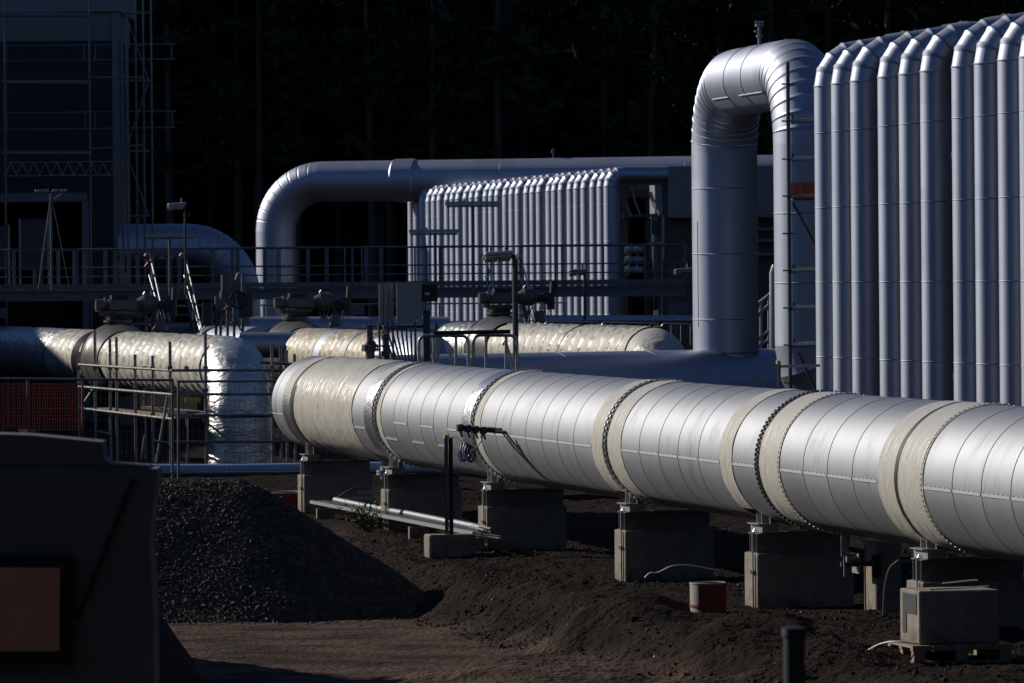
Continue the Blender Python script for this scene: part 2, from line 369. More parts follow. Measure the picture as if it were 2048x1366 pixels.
def soil_mat():
    m=mat('brown_soil',(.027,.0185,.0145),.95,0,(11,1,.09),(2.2,(.012,.0085,.007)),spec=.05)
    n=m.node_tree; L=n.links.new; b=n.nodes['Principled BSDF']; src=b.inputs['Base Color'].links[0].from_socket
    # pale compacted sand on the wheel track (a patch of its own, marked by a vertex attribute)
    at=n.nodes.new('ShaderNodeAttribute'); at.attribute_name='sand'
    tc=n.nodes.new('ShaderNodeTexCoord'); mp=n.nodes.new('ShaderNodeMapping'); mp.inputs['Scale'].default_value=(.8,1.2,1); L(tc.outputs['Object'],mp.inputs[0])
    t=n.nodes.new('ShaderNodeTexNoise'); t.inputs['Scale'].default_value=1.2; t.inputs['Detail'].default_value=7; L(mp.outputs[0],t.inputs['Vector'])
    r=n.nodes.new('ShaderNodeValToRGB'); r.color_ramp.elements[0].position=.38; r.color_ramp.elements[1].position=.62
    r.color_ramp.elements[0].color=(.04,.029,.023,1); r.color_ramp.elements[1].color=(.105,.073,.055,1); L(t.outputs['Fac'],r.inputs[0])
    mx=n.nodes.new('ShaderNodeMix'); mx.data_type='RGBA'; L(at.outputs['Fac'],mx.inputs[0]); L(src,mx.inputs[6]); L(r.outputs[0],mx.inputs[7])
    L(mx.outputs[2],b.inputs['Base Color']); return m
M['soil']=soil_mat()

# ------------------------------------------------------------------ terrain
_perm=rng.random((512,512))
def vnoise(x,y):
    xi=np.floor(x).astype(int); yi=np.floor(y).astype(int); fx=x-xi; fy=y-yi
    fx=fx*fx*(3-2*fx); fy=fy*fy*(3-2*fy); a=_perm[xi%512,yi%512]; b=_perm[(xi+1)%512,yi%512]; c=_perm[xi%512,(yi+1)%512]; d=_perm[(xi+1)%512,(yi+1)%512]
    return (a*(1-fx)+b*fx)*(1-fy)+(c*(1-fx)+d*fx)*fy
def fbm(x,y,sc,o=5,g=.5):
    s=0;a=1;t=0
    for i in range(o): s=s+a*vnoise(x*sc+17*i,y*sc+31*i); t+=a; a*=g; sc*=2.03
    return s/t-.5
def sst(a,b,x): t=np.clip((x-a)/(b-a),0,1); return t*t*(3-2*t)
PIERS_Y=[96.5,89.4,82.3,74.06,67.6,60.97]
def edge(y): return -1.45+np.clip(76-y,-4,30)*.21+.5*fbm(y*0+3.3,y,.5,3)
def sandmask(x,y):
    e=edge(y)+.5*fbm(x,y,.9,3)
    return sst(.15,-.5,x-e-.1)*sst(95,80,y)*sst(-9.5,-7,x)
def gz(x,y):
    x=np.asarray(x,float); y=np.asarray(y,float)
    e=edge(y)+.55*fbm(x,y,.7,4)
    low=sst(.9,-.25,x-e)*sst(86,79,y)
    z=-.5*low
    z=z+.3*sst(95,104,y)*sst(1,-3,x)
    near=sst(50,56,y)*sst(112,100,y)
    rough=(1-.8*low)
    z=z+near*rough*(.34*fbm(x,y,.55,6,.55)+.12*np.abs(fbm(x,y,2.3,4))-.02)
    # spoil heaps in the foreground
    for cx,cy,h,rx,ry in ((4.05,64.6,.5,.75,.8),(2.6,62.2,.2,1.6,.8),(1.2,66.5,.25,1.3,1.0),(.4,71.2,.22,1.2,.8),(5.2,60.5,.2,.9,.8),(.2,62,.25,1.4,1.2),(2.2,57.6,.3,1.8,1.0)):
        z=z+h*np.exp(-(((x-cx)/rx)**2+((y-cy)/ry)**2))*(1+.8*fbm(x,y,1.7,4))
    # keep it level round the footings
    ax=(18.396-.22183*y)
    fl=np.exp(-((x-ax)/1.3)**4)*sst(60,63,y)*sst(103,98,y)
    z=z*(1-.8*fl)
    for cx,cy,zz,rr in ((2.28,66.2,.0,.55),(2.22,64.9,-.06,.7)):
        k=np.exp(-(((x-cx)**2+(y-cy)**2)/rr**2)**2); z=z*(1-k)+zz*k
    return z
def pile_h(x,y):
    cx=np.clip(x,-6.3,-3.75); d=np.sqrt((x-cx)**2+(y-76.4)**2)
    d=d*(1+.12*fbm(x,y,.8,3))
    h=1.24-.70*np.sqrt(d*d+.12)+.24
    return h
def make_ground():
    xs=np.unique(np.concatenate([np.linspace(-2500,-60,12),np.linspace(-60,-8,27),np.arange(-8,9.001,.055),np.linspace(9,60,26),np.linspace(60,2500,12)]))
    ys=np.unique(np.concatenate([np.linspace(-400,20,10),np.linspace(20,54,35),np.arange(54,84,.065),np.arange(84,112,.16),np.linspace(112,300,48),np.linspace(300,4000,14)]))
    Xg,Yg=np.meshgrid(xs,ys); Z=gz(Xg,Yg)
    Z=Z+sst(53,55,Yg)*sst(100,90,Yg)*.035*fbm(Xg,Yg,5,3)*2*(1-.75*sandmask(Xg,Yg))
    nx,ny=len(xs),len(ys); co=np.stack([Xg,Yg,Z],-1).reshape(-1,3)
    i=np.arange(ny-1)[:,None]*nx+np.arange(nx-1)[None]; f=np.stack([i,i+1,i+nx+1,i+nx],-1).reshape(-1,4)
    me=bpy.data.meshes.new('ground'); me.from_pydata(co.tolist(),[],f.tolist()); me.polygons.foreach_set('use_smooth',[True]*len(f))
    me.attributes.new('sand','FLOAT','POINT').data.foreach_set('value',sandmask(Xg,Yg).reshape(-1))
    me.materials.append(M['soil']); o=bpy.data.objects.new('ground',me); COL.objects.link(o); tag(o,None,None,kind='structure')
make_ground()
_ico_v=np.array([(1,0,0),(-1,0,0),(0,1,0),(0,-1,0),(0,0,1),(0,0,-1)],float)
_ico_f=np.array([(0,2,4),(2,1,4),(1,3,4),(3,0,4),(2,0,5),(1,2,5),(3,1,5),(0,3,5)])
def stones(name,pos,size,material,extra=None):
    """many small stones in one mesh"""
    n=len(pos); sc=size[:,None]*rng.uniform(.55,1.25,(n,3)); 
    A=rng.normal(size=(n,3,3)); Q=np.linalg.qr(A)[0]
    vv=_ico_v[None]*rng.uniform(.7,1.25,(n,6,1))*sc[:,None,:]; vv=np.einsum('nij,nkj->nki',Q,vv)+pos[:,None,:]
    ff=(_ico_f[None]+6*np.arange(n)[:,None,None]).reshape(-1,3); vv=vv.reshape(-1,3)
    if extra is not None:
        ff=np.concatenate([ff, extra[1]+len(vv)]) if extra[1].shape[1]==3 else ff; vv=np.concatenate([vv,extra[0]])
    me=bpy.data.meshes.new(name); me.from_pydata(vv.tolist(),[],ff.tolist()); me.materials.append(material)
    o=bpy.data.objects.new(name,me); COL.objects.link(o); return o
def make_pile():
    xs=np.arange(-9,-.2,.09); ys=np.arange(72.4,80,.09); Xg,Yg=np.meshgrid(xs,ys); Z=pile_h(Xg,Yg)+.02*fbm(Xg,Yg,6,2); nx,ny=len(xs),len(ys)
    base=gz(Xg,Yg)-.25; Z=np.maximum(Z,base); co=np.stack([Xg,Yg,Z],-1).reshape(-1,3)
    i=np.arange(ny-1)[:,None]*nx+np.arange(nx-1)[None]; q=np.stack([i,i+1,i+nx+1,i+nx],-1).reshape(-1,4); tri=np.concatenate([q[:,:3],q[:,[0,2,3]]])
    N=80000; x=rng.uniform(-8,-.4,N); y=rng.uniform(72.6,77.6,N); h=pile_h(x,y); g=gz(x,y); k=h>g-.06
    x,y,h=x[k],y[k],h[k]; s=np.clip(rng.lognormal(-4.1,.32,len(x)),.009,.045)
    fx=rng.uniform(-6,-.6,900); fy=rng.uniform(72.2,75.5,900); fh=np.maximum(pile_h(fx,fy),gz(fx,fy)); kk=(pile_h(fx,fy)>gz(fx,fy)-.35)
    x=np.concatenate([x,fx[kk]]); y=np.concatenate([y,fy[kk]]); h=np.concatenate([h,fh[kk]]); s=np.concatenate([s,rng.uniform(.014,.03,kk.sum())])
    o=stones('gravel_pile',np.stack([x,y,h+.004],-1),s,M['pebble'],(co,tri))
    tag(o,'heap of loose dark grey gravel beside the sandy track','gravel pile')
make_pile()
def make_clods():
    N=60000; x=rng.uniform(-2.5,7,N); y=54+rng.power(1.0,N)*36; keep=(x>edge(y)-.5)&(fbm(x,y,.6,3)+rng.normal(0,.16,N)>-.06)&(np.abs((x)/y)<.1)
    x,y=x[keep],y[keep]; s=np.clip(rng.lognormal(-4.35,.5,len(x)),.006,.05)
    pk=rng.random(len(x))<.006
    o=stones('pale_pebbles',np.stack([x[pk],y[pk],gz(x[pk],y[pk])+.006],-1),np.clip(s[pk]*1.3,.012,.03),M['white']); tag(o,'small pale stones and scraps sprinkled over the brown soil','pebbles',kind='stuff')
    o=stones('soil_clods',np.stack([x,y,gz(x,y)+.004],-1),s,M['clod']); tag(o,'loose soil clods and pebbles strewn over the brown ground','soil clods',kind='stuff')
make_clods()
#SECTION2
# ------------------------------------------------------------------ the main pipeline in front
PF=P(638,805,97.9); PN=P(2048,968,59); R0=.80
def axY(y): return PF.lerp(PN,(y-97.9)/(59-97.9))
def axL(L):
    u=(L+63.3)/.9578; return axY(209310/(u+1500))
TM=(PN-PF).normalized(); LM=TM.cross(UP).normalized(); UM=LM.cross(TM)   # LM: the sunny side, facing left
def on_pipe(c,phi,r): return c+(LM*math.cos(phi)+UM*math.sin(phi))*r
def arc_band(mb,p0,p1,r0,r1,a0,a1,n=96,prof=None):
    """a shell round the pipe from angle a0 to a1 (0 = top, 90 = sunny side)"""
    prof=prof or [(0,r0),(1,r1)]
    b=len(mb.v); L=(p1-p0).length
    for (t,r) in prof:
        for k in range(n+1):
            a=math.radians(a0+(a1-a0)*k/n); mb.v.append(p0.lerp(p1,t)+(UM*math.cos(a)+LM*math.sin(a))*r)
    for i in range(len(prof)-1):
        for k in range(n):
            q=[b+i*(n+1)+k,b+i*(n+1)+k+1,b+(i+1)*(n+1)+k+1,b+(i+1)*(n+1)+k]
            va=math.radians(a0+(a1-a0)*k/n)*R0; vb=math.radians(a0+(a1-a0)*(k+1)/n)*R0; ua=prof[i][0]*L; ub=prof[i+1][0]*L
            mb.face(tuple(q),[(ua,va),(ua,vb),(ub,vb),(ub,va)],True)
    return mb
mainp=thing('main_pipeline','thick silver pipeline in the foreground, on concrete piers, with cream tape bands','pipeline',axY(75)-UP*(axY(75).z))
MB().tube([axL(546),axY(50)],R0-.022,64).build('inner_pipe',M['black'],mainp)
def sheet(L0,L1,gap=.014,strip=True,phi=-4,label=None):
    p0,p1=axL(L0),axL(L1); t=(p1-p0).normalized(); p0=p0+t*gap/2; p1=p1-t*gap/2
    o=arc_band(MB(),p0,p1,R0,R0+.004,-180,180,prof=[(0,R0-.018),(0.002,R0+.002),(.5,R0),(.998,R0+.005),(1,R0-.012)]).build('cladding_sheet',M['alu_main'],mainp,12)
    if strip:
        f=math.radians(phi); a=on_pipe(p0+t*.02,f,R0+.006); b=on_pipe(p1-t*.02,f,R0+.006); nrm=(LM*math.cos(f)+UM*math.sin(f))
        sm=MB().beam(a,b,.034,.012,nrm); n=6; sm.cm=1
        for k in range(n):
            q=on_pipe(p0.lerp(p1,(k+.5)/n),f+.026,R0+.009); sm.obox(q,t*.006,UP*.005,nrm*.004)
        sm.build('seam_strip',[M['seam'],M['dark_steel']],o)
    return o
def band(name,L0,L1,m,a0=-180,a1=180,r=R0+.012,wob=0):
    p0,p1=axL(L0),axL(L1); L=(p1-p0).length; k=max(6,int(L/.05)); prof=[(0,r-.03)]+[(.004+.992*i/k,r) for i in range(k+1)]+[(1,r-.03)]
    mb=arc_band(MB(),p0,p1,r,r,a0,a1,120,prof); amp=.007 if name=='foil_band' else .007
    co=np.array([tuple(q) for q in mb.v]); ax=np.array(TM); o=np.array(p0); rel=co-o; t=rel@ax; c=o+t[:,None]*ax; rad=co-c; ln=np.linalg.norm(rad,axis=1)
    s1=co@np.array(LM); s2=co@np.array(UM); d=amp*(np.abs(fbm(t*3+s1*1.2+L0,s1*1.6+s2*2+t,2.2,4))*3-.5); d=np.where(ln>r-.01,d,0)
    co=c+rad*(1+d/ln)[:,None]; mb.v=[V(q) for q in co]
    return mb.build(name,m,mainp,60)
def studring(L0,L1,silver=True,n=64,r=R0+.012,studs=True):
    p0,p1=axL(L0),axL(L1); s=arc_band(MB(),p0,p1,r,r,-180,180,prof=[(0,r-.03),(.05,r),(.95,r),(1,r-.03)])
    t=(p1-p0); s.cm=1
    for k in range(n if studs else 0):
        for row in (0,1):
            a=2*math.pi*(k+.5*row)/n; nr=(UM*math.cos(a)+LM*math.sin(a)); sd=nr.cross(TM)
            c=p0+t*(.3+.42*row)+nr*(r+.009); d1=(TM+sd).normalized(); d2=(TM-sd).normalized()
            w_=.020 if silver else .012
            s.obox(c,d1*w_,d2*w_,nr*.013)
    return s.build('clamp_ring',[M['black'],M['stud'] if silver else M['steel']],mainp,40)
def sheets(Ls,**k):
    for i in range(len(Ls)-1): sheet(Ls[i],Ls[i+1],**k)
sheets([545,553,567],phi=-12)
band('tape_band',567,582,M['tape_smooth'],-180,78); band('foil_band',567,582,M['foil'],78,180,wob=.004)
studring(583,588,False,studs=False)
wrapped(MB(),[axL(588.5),axL(705)],R0+.014,.19,.016,.014,128,.035,UP).build('tape_wrap',M['tape'],mainp,60)
sheet(705.5,729,phi=-16)
band('tape_band',729,745,M['tape_smooth'],-180,48); band('foil_band',729,745,M['foil'],48,150,wob=.005)
studring(745.5,755); band('tape_band',755.5,763,M['tape_smooth'])
for i,(a,b) in enumerate(zip([763,789,816,842,868,896],[789,816,842,868,896,924])): sheet(a,b,phi=(-25 if i%2==0 else -5))
band('foil_band',924,942,M['foil'],-180,150,wob=.005); studring(942.5,950.5); band('tape_band',951,962,M['tape_smooth'])
sheets([962,992,1021,1052,1084,1116,1148,1184])
band('tape_band',1184,1206,M['tape_smooth'],-180,142,wob=.003); studring(1206.5,1216); band('tape_band',1216.5,1243,M['tape_smooth'],wob=.003)
sheets([1243,1279,1318,1356,1397,1440])
band('tape_band',1440,1464,M['tape_smooth'],-180,138,wob=.003); sheet(1464.5,1510)
studring(1510.5,1518.5,False,n=90); band('tape_band',1519,1559,M['tape_smooth'],wob=.003)
sheets([1559.5,1606,1654,1704,1755])
band('tape_band',1755.5,1788,M['tape_smooth'],-180,150,wob=.004); studring(1788.5,1794.5,False,studs=False); band('tape_band',1795,1845,M['tape_smooth'],wob=.005)
sheets([1845.5,1903,1961,2020,2085,2150,2215])
# little edge studs along two of the tape bands
for L in (1557,1842):
    p=axL(L); s=arc_band(MB(),p-TM*.012,p+TM*.012,R0+.016,R0+.016,-180,180,prof=[(0,R0),(.05,R0+.0145),(.95,R0+.0145),(1,R0)]); s.cm=1
    for k in range(90):
        a=2*math.pi*k/90; nr=UM*math.cos(a)+LM*math.sin(a); s.obox(p+nr*(R0+.016),TM*.011,nr.cross(TM)*.009,nr*.008)
    s.build('edge_strip',[M['tape_smooth'],M['stud']],mainp)
# vent valve on the crown
vb=axY(93.4); top=vb+UM*(R0-.02)
vv=MB().cyl(top,top+UP*.30,.075,14).cyl(top+UP*.17,top+UP*.205,.145,18).cyl(top+UP*.22,top+UP*.255,.145,18).cyl(top+UP*.255,top+UP*.34,.12,14,.07)
vv.cyl(top+UP*.34,top+UP*.56,.05,10).box(top+UP*.46,.09,.09,.1)
for k in range(8):
    a=k*math.pi/4; q=top+V((math.cos(a)*.12,math.sin(a)*.12,.213)); vv.cyl(q-UP*.06,q+UP*.06,.012,6)
vo=vv.build('vent_valve',M['dark_steel'],mainp)
q=top+UP*.57; MB().ring(q,UP,.11,.012,20).beam(q-E*.11,q+E*.11,.014,.012).cyl(q-UP*.03,q+UP*.03,.02,8).build('handwheel',M['black'],vo)
t2=top+E*.26-UP*.04; v2=MB().cyl(t2,t2+UP*.48,.04,12).cyl(t2+UP*.12,t2+UP*.2,.075,12).cyl(t2+UP*.27,t2+UP*.3,.08,12).cyl(t2+UP*.39,t2+UP*.46,.075,12)
v2.tube([t2+UP*.5,t2+UP*.56,t2+UP*.58+E*.12,t2+UP*.56+E*.4+D*.2],.016,8); v2.build('bypass_valve',M['dark_steel'],mainp)
db=axY(92.2)-UM*(R0-.03); MB().cyl(db,db-UP*.34,.085,14).cyl(db-UP*.2,db-UP*.235,.15,18).cyl(db-UP*.245,db-UP*.28,.15,18).build('drain_stub',M['galv'],mainp)
# hanging rag of tape below the pipe
rg=axY(65.0)+LM*.2-UM*(R0-.02); MB().obox(rg-UP*.12,E*.035,D*.004,UP*.14).obox(rg-UP*.36+E*.006,E*.012,D*.004,UP*.13).build('loose_tape_end',M['tape_smooth'],mainp)

# ------------------------------------------------------------------ the six pipe piers
def pier(y,label):
    c=axY(y); g=-.15; loc=V((c.x,c.y,0)); r=thing('pipe_pier',label,'pipe pier',loc,'concrete piers under the pipeline')
    W,t,H=1.18,.62,.64; f=loc
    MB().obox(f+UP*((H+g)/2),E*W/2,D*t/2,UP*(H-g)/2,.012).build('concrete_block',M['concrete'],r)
    bz=c.z-R0
    hb=.24; y0=H+.001
    for s in (-.17,.13): MB().ibeam(f+D*s-E*(W/2-.02)+UP*(y0+hb/2),f+D*s+E*(W/2-.02)+UP*(y0+hb/2),.13,hb).build('cross_beam',M['steel'],r)
    for s in (-.42,.42):
        z1=y0+hb+.002
        sh=MB().obox(f+E*s+UP*(z1+.05),E*.1,D*.26,UP*.048).obox(f+E*(s-.02)+UP*(z1+.104),E*.13,D*.24,UP*.006)
        zt=c.z-math.sqrt(R0*R0-s*s)+.03
        sh.obox(f+E*(s*.95)+UP*((z1+.11+zt)/2),E*.008,D*.2,UP*(zt-z1-.11)/2).obox(f+E*(s*.95)-D*.1+UP*((z1+.11+zt)/2),E*.085,D*.008,UP*(zt-z1-.11)/2).obox(f+E*(s*.95)+D*.12+UP*((z1+.11+zt)/2),E*.085,D*.008,UP*(zt-z1-.11)/2)
        sh.build('pipe_shoe',M['galv'],r)
    a=f-E*(W/2+.02)-D*.16; rod=MB().cyl(a+UP*.42,a+UP*.9,.012,8).tube([a+UP*.88,a+UP*.93+E*.02,a+UP*.9+E*.06],.008,6)
    rod.build('earthing_rod',M['stud'],r)
    MB().obox(a+UP*.42+E*.005,E*.025,D*.05,UP*.022).cyl(a+UP*.42-D*.07,a+UP*.42+D*.07,.018,8).tube([a+UP*.4,a+UP*.2,a+UP*-.05],.009,6).build('earthing_clamp',M['black'],r)
    MB().tube([a+UP*.62-D*.1,a+UP*.4-D*.12,a+UP*-.05-D*.1],.008,6).build('earthing_cable',M['black'],r)
    return r
ORD=['farthest pier, at the capped end of the silver pipeline','second pier from the far end, behind the low cable tray','third from the far end, behind the slotted post','middle pier with the white cables at its foot','pier to the right of the red and white tub','nearest pier, rising behind the block on a pallet']
for y,l in zip(PIERS_Y,ORD): pier(y,'concrete pier with steel beams, '+l)

# ------------------------------------------------------------------ loop and header behind
H0=P(735,708,103.1); H0.z=1.74; H1=P(1572,700,108.8); H1.z=1.74; hd=(H1-H0).normalized()
lp=thing('expansion_loop','big silver inverted U pipe standing on a blue-grey header pipe','pipe loop',V((4.07,108.1,0)))
st=[]; 
pts,rad=clad([H0,H1-hd*.15],0,1,.83,2.1,-.008,.006); 
pts+= [H1+hd*(.15*math.sin(a)-.05) for a in (0,.5,1.0,1.4)]; rad+=[.83*math.cos(a) if a<1.3 else .1 for a in (.05,.5,1.0,1.4)]
MB().tube(pts,rad,72).build('header_pipe',M['alu'],lp,25)
La=V((X(1452,108.1),108.1,0)); Lb=V((X(1620,101.5),101.5,0)); zt=7.60; rl=.625
ah=(Lb-La); ah.z=0; ah.normalize()
def legpart(name,poly,R,nseg,step,dep=.014,w=.014):
    p,r=clad(poly,R,nseg,rl,step,dep,w); return MB().tube(p,r,64,cap=False).build(name,M['alu'],lp,7)
Rb=1.3; Ct=La+UP*zt; Cu=Lb+UP*zt
legpart('near_header_leg',[La+UP*1.9,La+UP*(zt-Rb)],0,1,1.24)
def bend(c,u0,u1,ang,nseg): pass
def arc(c0,din,dout,R,nseg):
    """points of a bend about the corner c0"""
    return [p for p,_ in fillet([c0-din*(R*1.0001),c0,c0+dout*(R*1.0001)],R,nseg)][1:-1]
def bend_part(name,c0,din,dout,R,nseg,parent,m,r,n=64,dep=.014,w=.014,sharp=7):
    a=arc(c0,din,dout,R,nseg); pts=[];rad=[]
    for i,p in enumerate(a):
        if 0<i<len(a)-1:
            t0=(p-a[i-1]).normalized(); t1=(a[i+1]-p).normalized(); pts+=[p-t0*w,p,p+t1*w]; rad+=[r,r+dep,r]
        else: pts.append(p); rad.append(r)
    return MB().tube(pts,rad,n,cap=False,tan=(din,dout)).build(name,m,parent,sharp)
bend_part('elbow',Ct,UP,ah,Rb,10,lp,M['alu'],rl)
legpart('crossover_pipe',[Ct+ah*Rb,Cu-ah*Rb],0,1,1.4)
bend_part('elbow',Cu,ah,-UP,Rb,10,lp,M['alu'],rl)
zb=1.55; rb2=1.15
legpart('tall_leg',[Cu-UP*Rb,Lb+UP*(zb+rb2)],0,1,1.24)
bend_part('elbow',Lb+UP*zb,-UP,E,rb2,5,lp,M['alu'],rl)
MB().tube([Lb+UP*zb+E*rb2,Lb+UP*zb+E*5],rl,64).build('buried_run',M['alu'],lp)
# lap strips on the leg and the crossover (with rivets)
MB().beam(Ct+ah*(Rb+.1)-LM*0+LM*rl*.86-UP*.33,Ct+ah*(Rb+1.4)+LM*rl*.86-UP*.33,.03,.02).build('seam_strip',M['seam'],lp)
MB().beam(Ct+ah*(Rb+2.3)+LM*rl*.86-UP*.33,Cu-ah*(Rb)+LM*rl*.86-UP*.33,.03,.02).build('seam_strip',M['seam'],lp)
sd=V((-.86,-.51,0)); MB().beam(La+sd*(rl+.001)+UP*3.0,La+sd*(rl+.001)+UP*5.0,.02,.012,sd).build('seam_strip',M['seam'],lp)
MB().ring(La+UP*2.5,UP,rl+.004,.01,64).build('saddle_weld',M['dark_steel'],lp)
vt=Ct+ah*(Rb+1.7)+UP*(rl-.02); z=MB().cyl(vt,vt+UP*.44,.035,12).cyl(vt+UP*.16,vt+UP*.2,.065,12).cyl(vt+UP*.36,vt+UP*.4,.085,12).box(vt+UP*.44,.16,.1,.045).cyl(vt+UP*.27,vt+UP*.27-E*.1,.02,8)
z.build('vent_valve',M['galv'],lp)

# ------------------------------------------------------------------ rows of risers
def riser(name,label,group,loc,ztop,z0,step,r,Rb,nseg,hl,m,dep,w,n=48):
    o=thing(name,label,'riser pipe',loc,group); b=V(loc)
    p,rr=clad([b+UP*z0,b+UP*ztop],0,1,r,step,dep,w); MB().tube(p,rr,n).ring(b+UP*ztop,UP,r+.001,.012,n,6).build('upright',m,o,7)
    c=b+UP*(ztop+Rb); bend_part('elbow',c,UP,E,Rb,nseg,o,m,r,n,dep+.006,w+.005,7)
    p,rr=clad([c+E*Rb,c+E*(Rb+hl)],0,1,r,1.6,dep,w); MB().tube(p,rr,n).build('crosswise_run',m,o,7)
    return o
NUM=['first','second','third','fourth','fifth','sixth','seventh','eighth','ninth','tenth','eleventh','twelfth','thirteenth','fourteenth','fifteenth','sixteenth','seventeenth','eighteenth','nineteenth','twentieth','twenty-first','twenty-second','twenty-third','twenty-fourth','twenty-fifth','twenty-sixth','twenty-seventh','twenty-eighth','twenty-ninth','thirtieth']
pxs=[1630,1664,1702,1757,1799,1842,1905,1950,1997,2040]; first=None
for i,px in enumerate(pxs):
    a=((px-1024)-(420-HOR)*_s)/F; Y=(5.06+19.09)/(a+.2009); r=.236; xx=a*Y+r*1.0; 
    lab='tall silver riser pipe in the near row at right, '+(NUM[i]+' from the scaffold' if i<9 else 'cut by photo edge')
    if not first: first=riser('riser_pipe',lab,'near row of tall risers',(xx,Y,0),7.10,.098,1.244,r,.54,4,4.2,M['alu'],.008,.009); 
    else: dup(first,V((xx,Y,0)),lab)
groups=[193,224,256,298,330,362,406,438,471,515,550,585,632,665,700,747,784,820,870,906,944,1000,1033,1072,1124,1162,1205,1257,1300,1340]; ff=None
for i,gx in enumerate(groups):
    px=750+.3418*gx; a=((px-1024)-(500-HOR)*_s)/F; Y=32.69/(a+.1989); xx=a*Y+.23
    lab='slim silver riser in the far row beyond the walkway, '+NUM[i]+' from the left'
    if not ff: ff=riser('riser_pipe',lab,'far row of slim risers',(xx,Y,0),6.42,.05,.98,.23,.3,4,1.2,M['alu_far'],.008,.009,32)
    else: dup(ff,V((xx,Y,0)),lab)
# flat plates lying on the near risers
for px,l in ((1735,'left one of the three flat steel trays lying on the near riser row'),(1850,'middle one of the three flat steel trays lying on the near riser row'),(1935,'right one of the three flat steel trays lying on the near riser row')):
    a_=(px-1024+4)/F; Y=(5.06+19.09)/(a_+.2009)+1.0; q=V((a_*Y+.75,Y+1.0,7.875))
    solo('steel_tray',MB().obox(q+UP*.035,E*.22,D*.7,UP*.016,.006).obox(q+UP*.065-E*.1,E*.02,D*.1,UP*.016).obox(q+UP*.065+E*.12,E*.02,D*.1,UP*.016),M['dark_steel'],l,'steel tray','trays on the near riser row',origin=q)

# ------------------------------------------------------------------ far big pipes
fp=thing('far_pipe','far silver pipe rising left and bending to run level behind the slim risers','pipe',V((X(554,181),181,0)))
b=V((X(554,181),181,0)); zc=7.12; e2=(V((X(1650,176),176,0))-b).normalized(); Rf=1.55; c=b+UP*zc
p,r=clad([b,c-UP*Rf],0,1,.64,2.2,-.01,.01); MB().tube(p,r,48).build('upright',M['alu'],fp,7)
bend_part('elbow',c,UP,e2,Rf,9,fp,M['alu'],.64,48,-.012,.012)
p,r=clad([c+e2*Rf,c+e2*22],0,1,.64,6,-.006,.01); MB().tube(p,r,48).build('level_run',M['alu'],fp,7)
MB().tube([c+e2*3.95,c+e2*4.0,c+e2*4.68,c+e2*4.73],[.64,.685,.685,.64],48,cap=False).build('collar',M['alu'],fp)
q=c+e2*9.2+UP*.6; MB().cyl(q,q+UP*.35,.03,8).cyl(q+UP*.2,q+UP*.3,.07,8).build('vent_nipple',M['dark_steel'],fp)
b=V((X(474,153),153,0)); zc=4.88; c=b+UP*zc
ep=thing('shaded_pipe','shaded blue-grey pipe bending down in front of the dark hall','pipe',b)
e3=(E-D*.05).normalized()
bend_part('elbow',c,e3,-UP,1.3,9,ep,M['alu'],.64,48,-.012,.012)
p,r=clad([c-e3*3.25,c-e3*1.3],0,1,.64,2.4,-.008,.01); MB().tube(p,r,48).build('level_run',M['alu'],ep,7)
p,r=clad([c-UP*1.3,b],0,1,.64,1.6,-.008,.01); MB().tube(p,r,48).build('upright',M['alu'],ep,7)

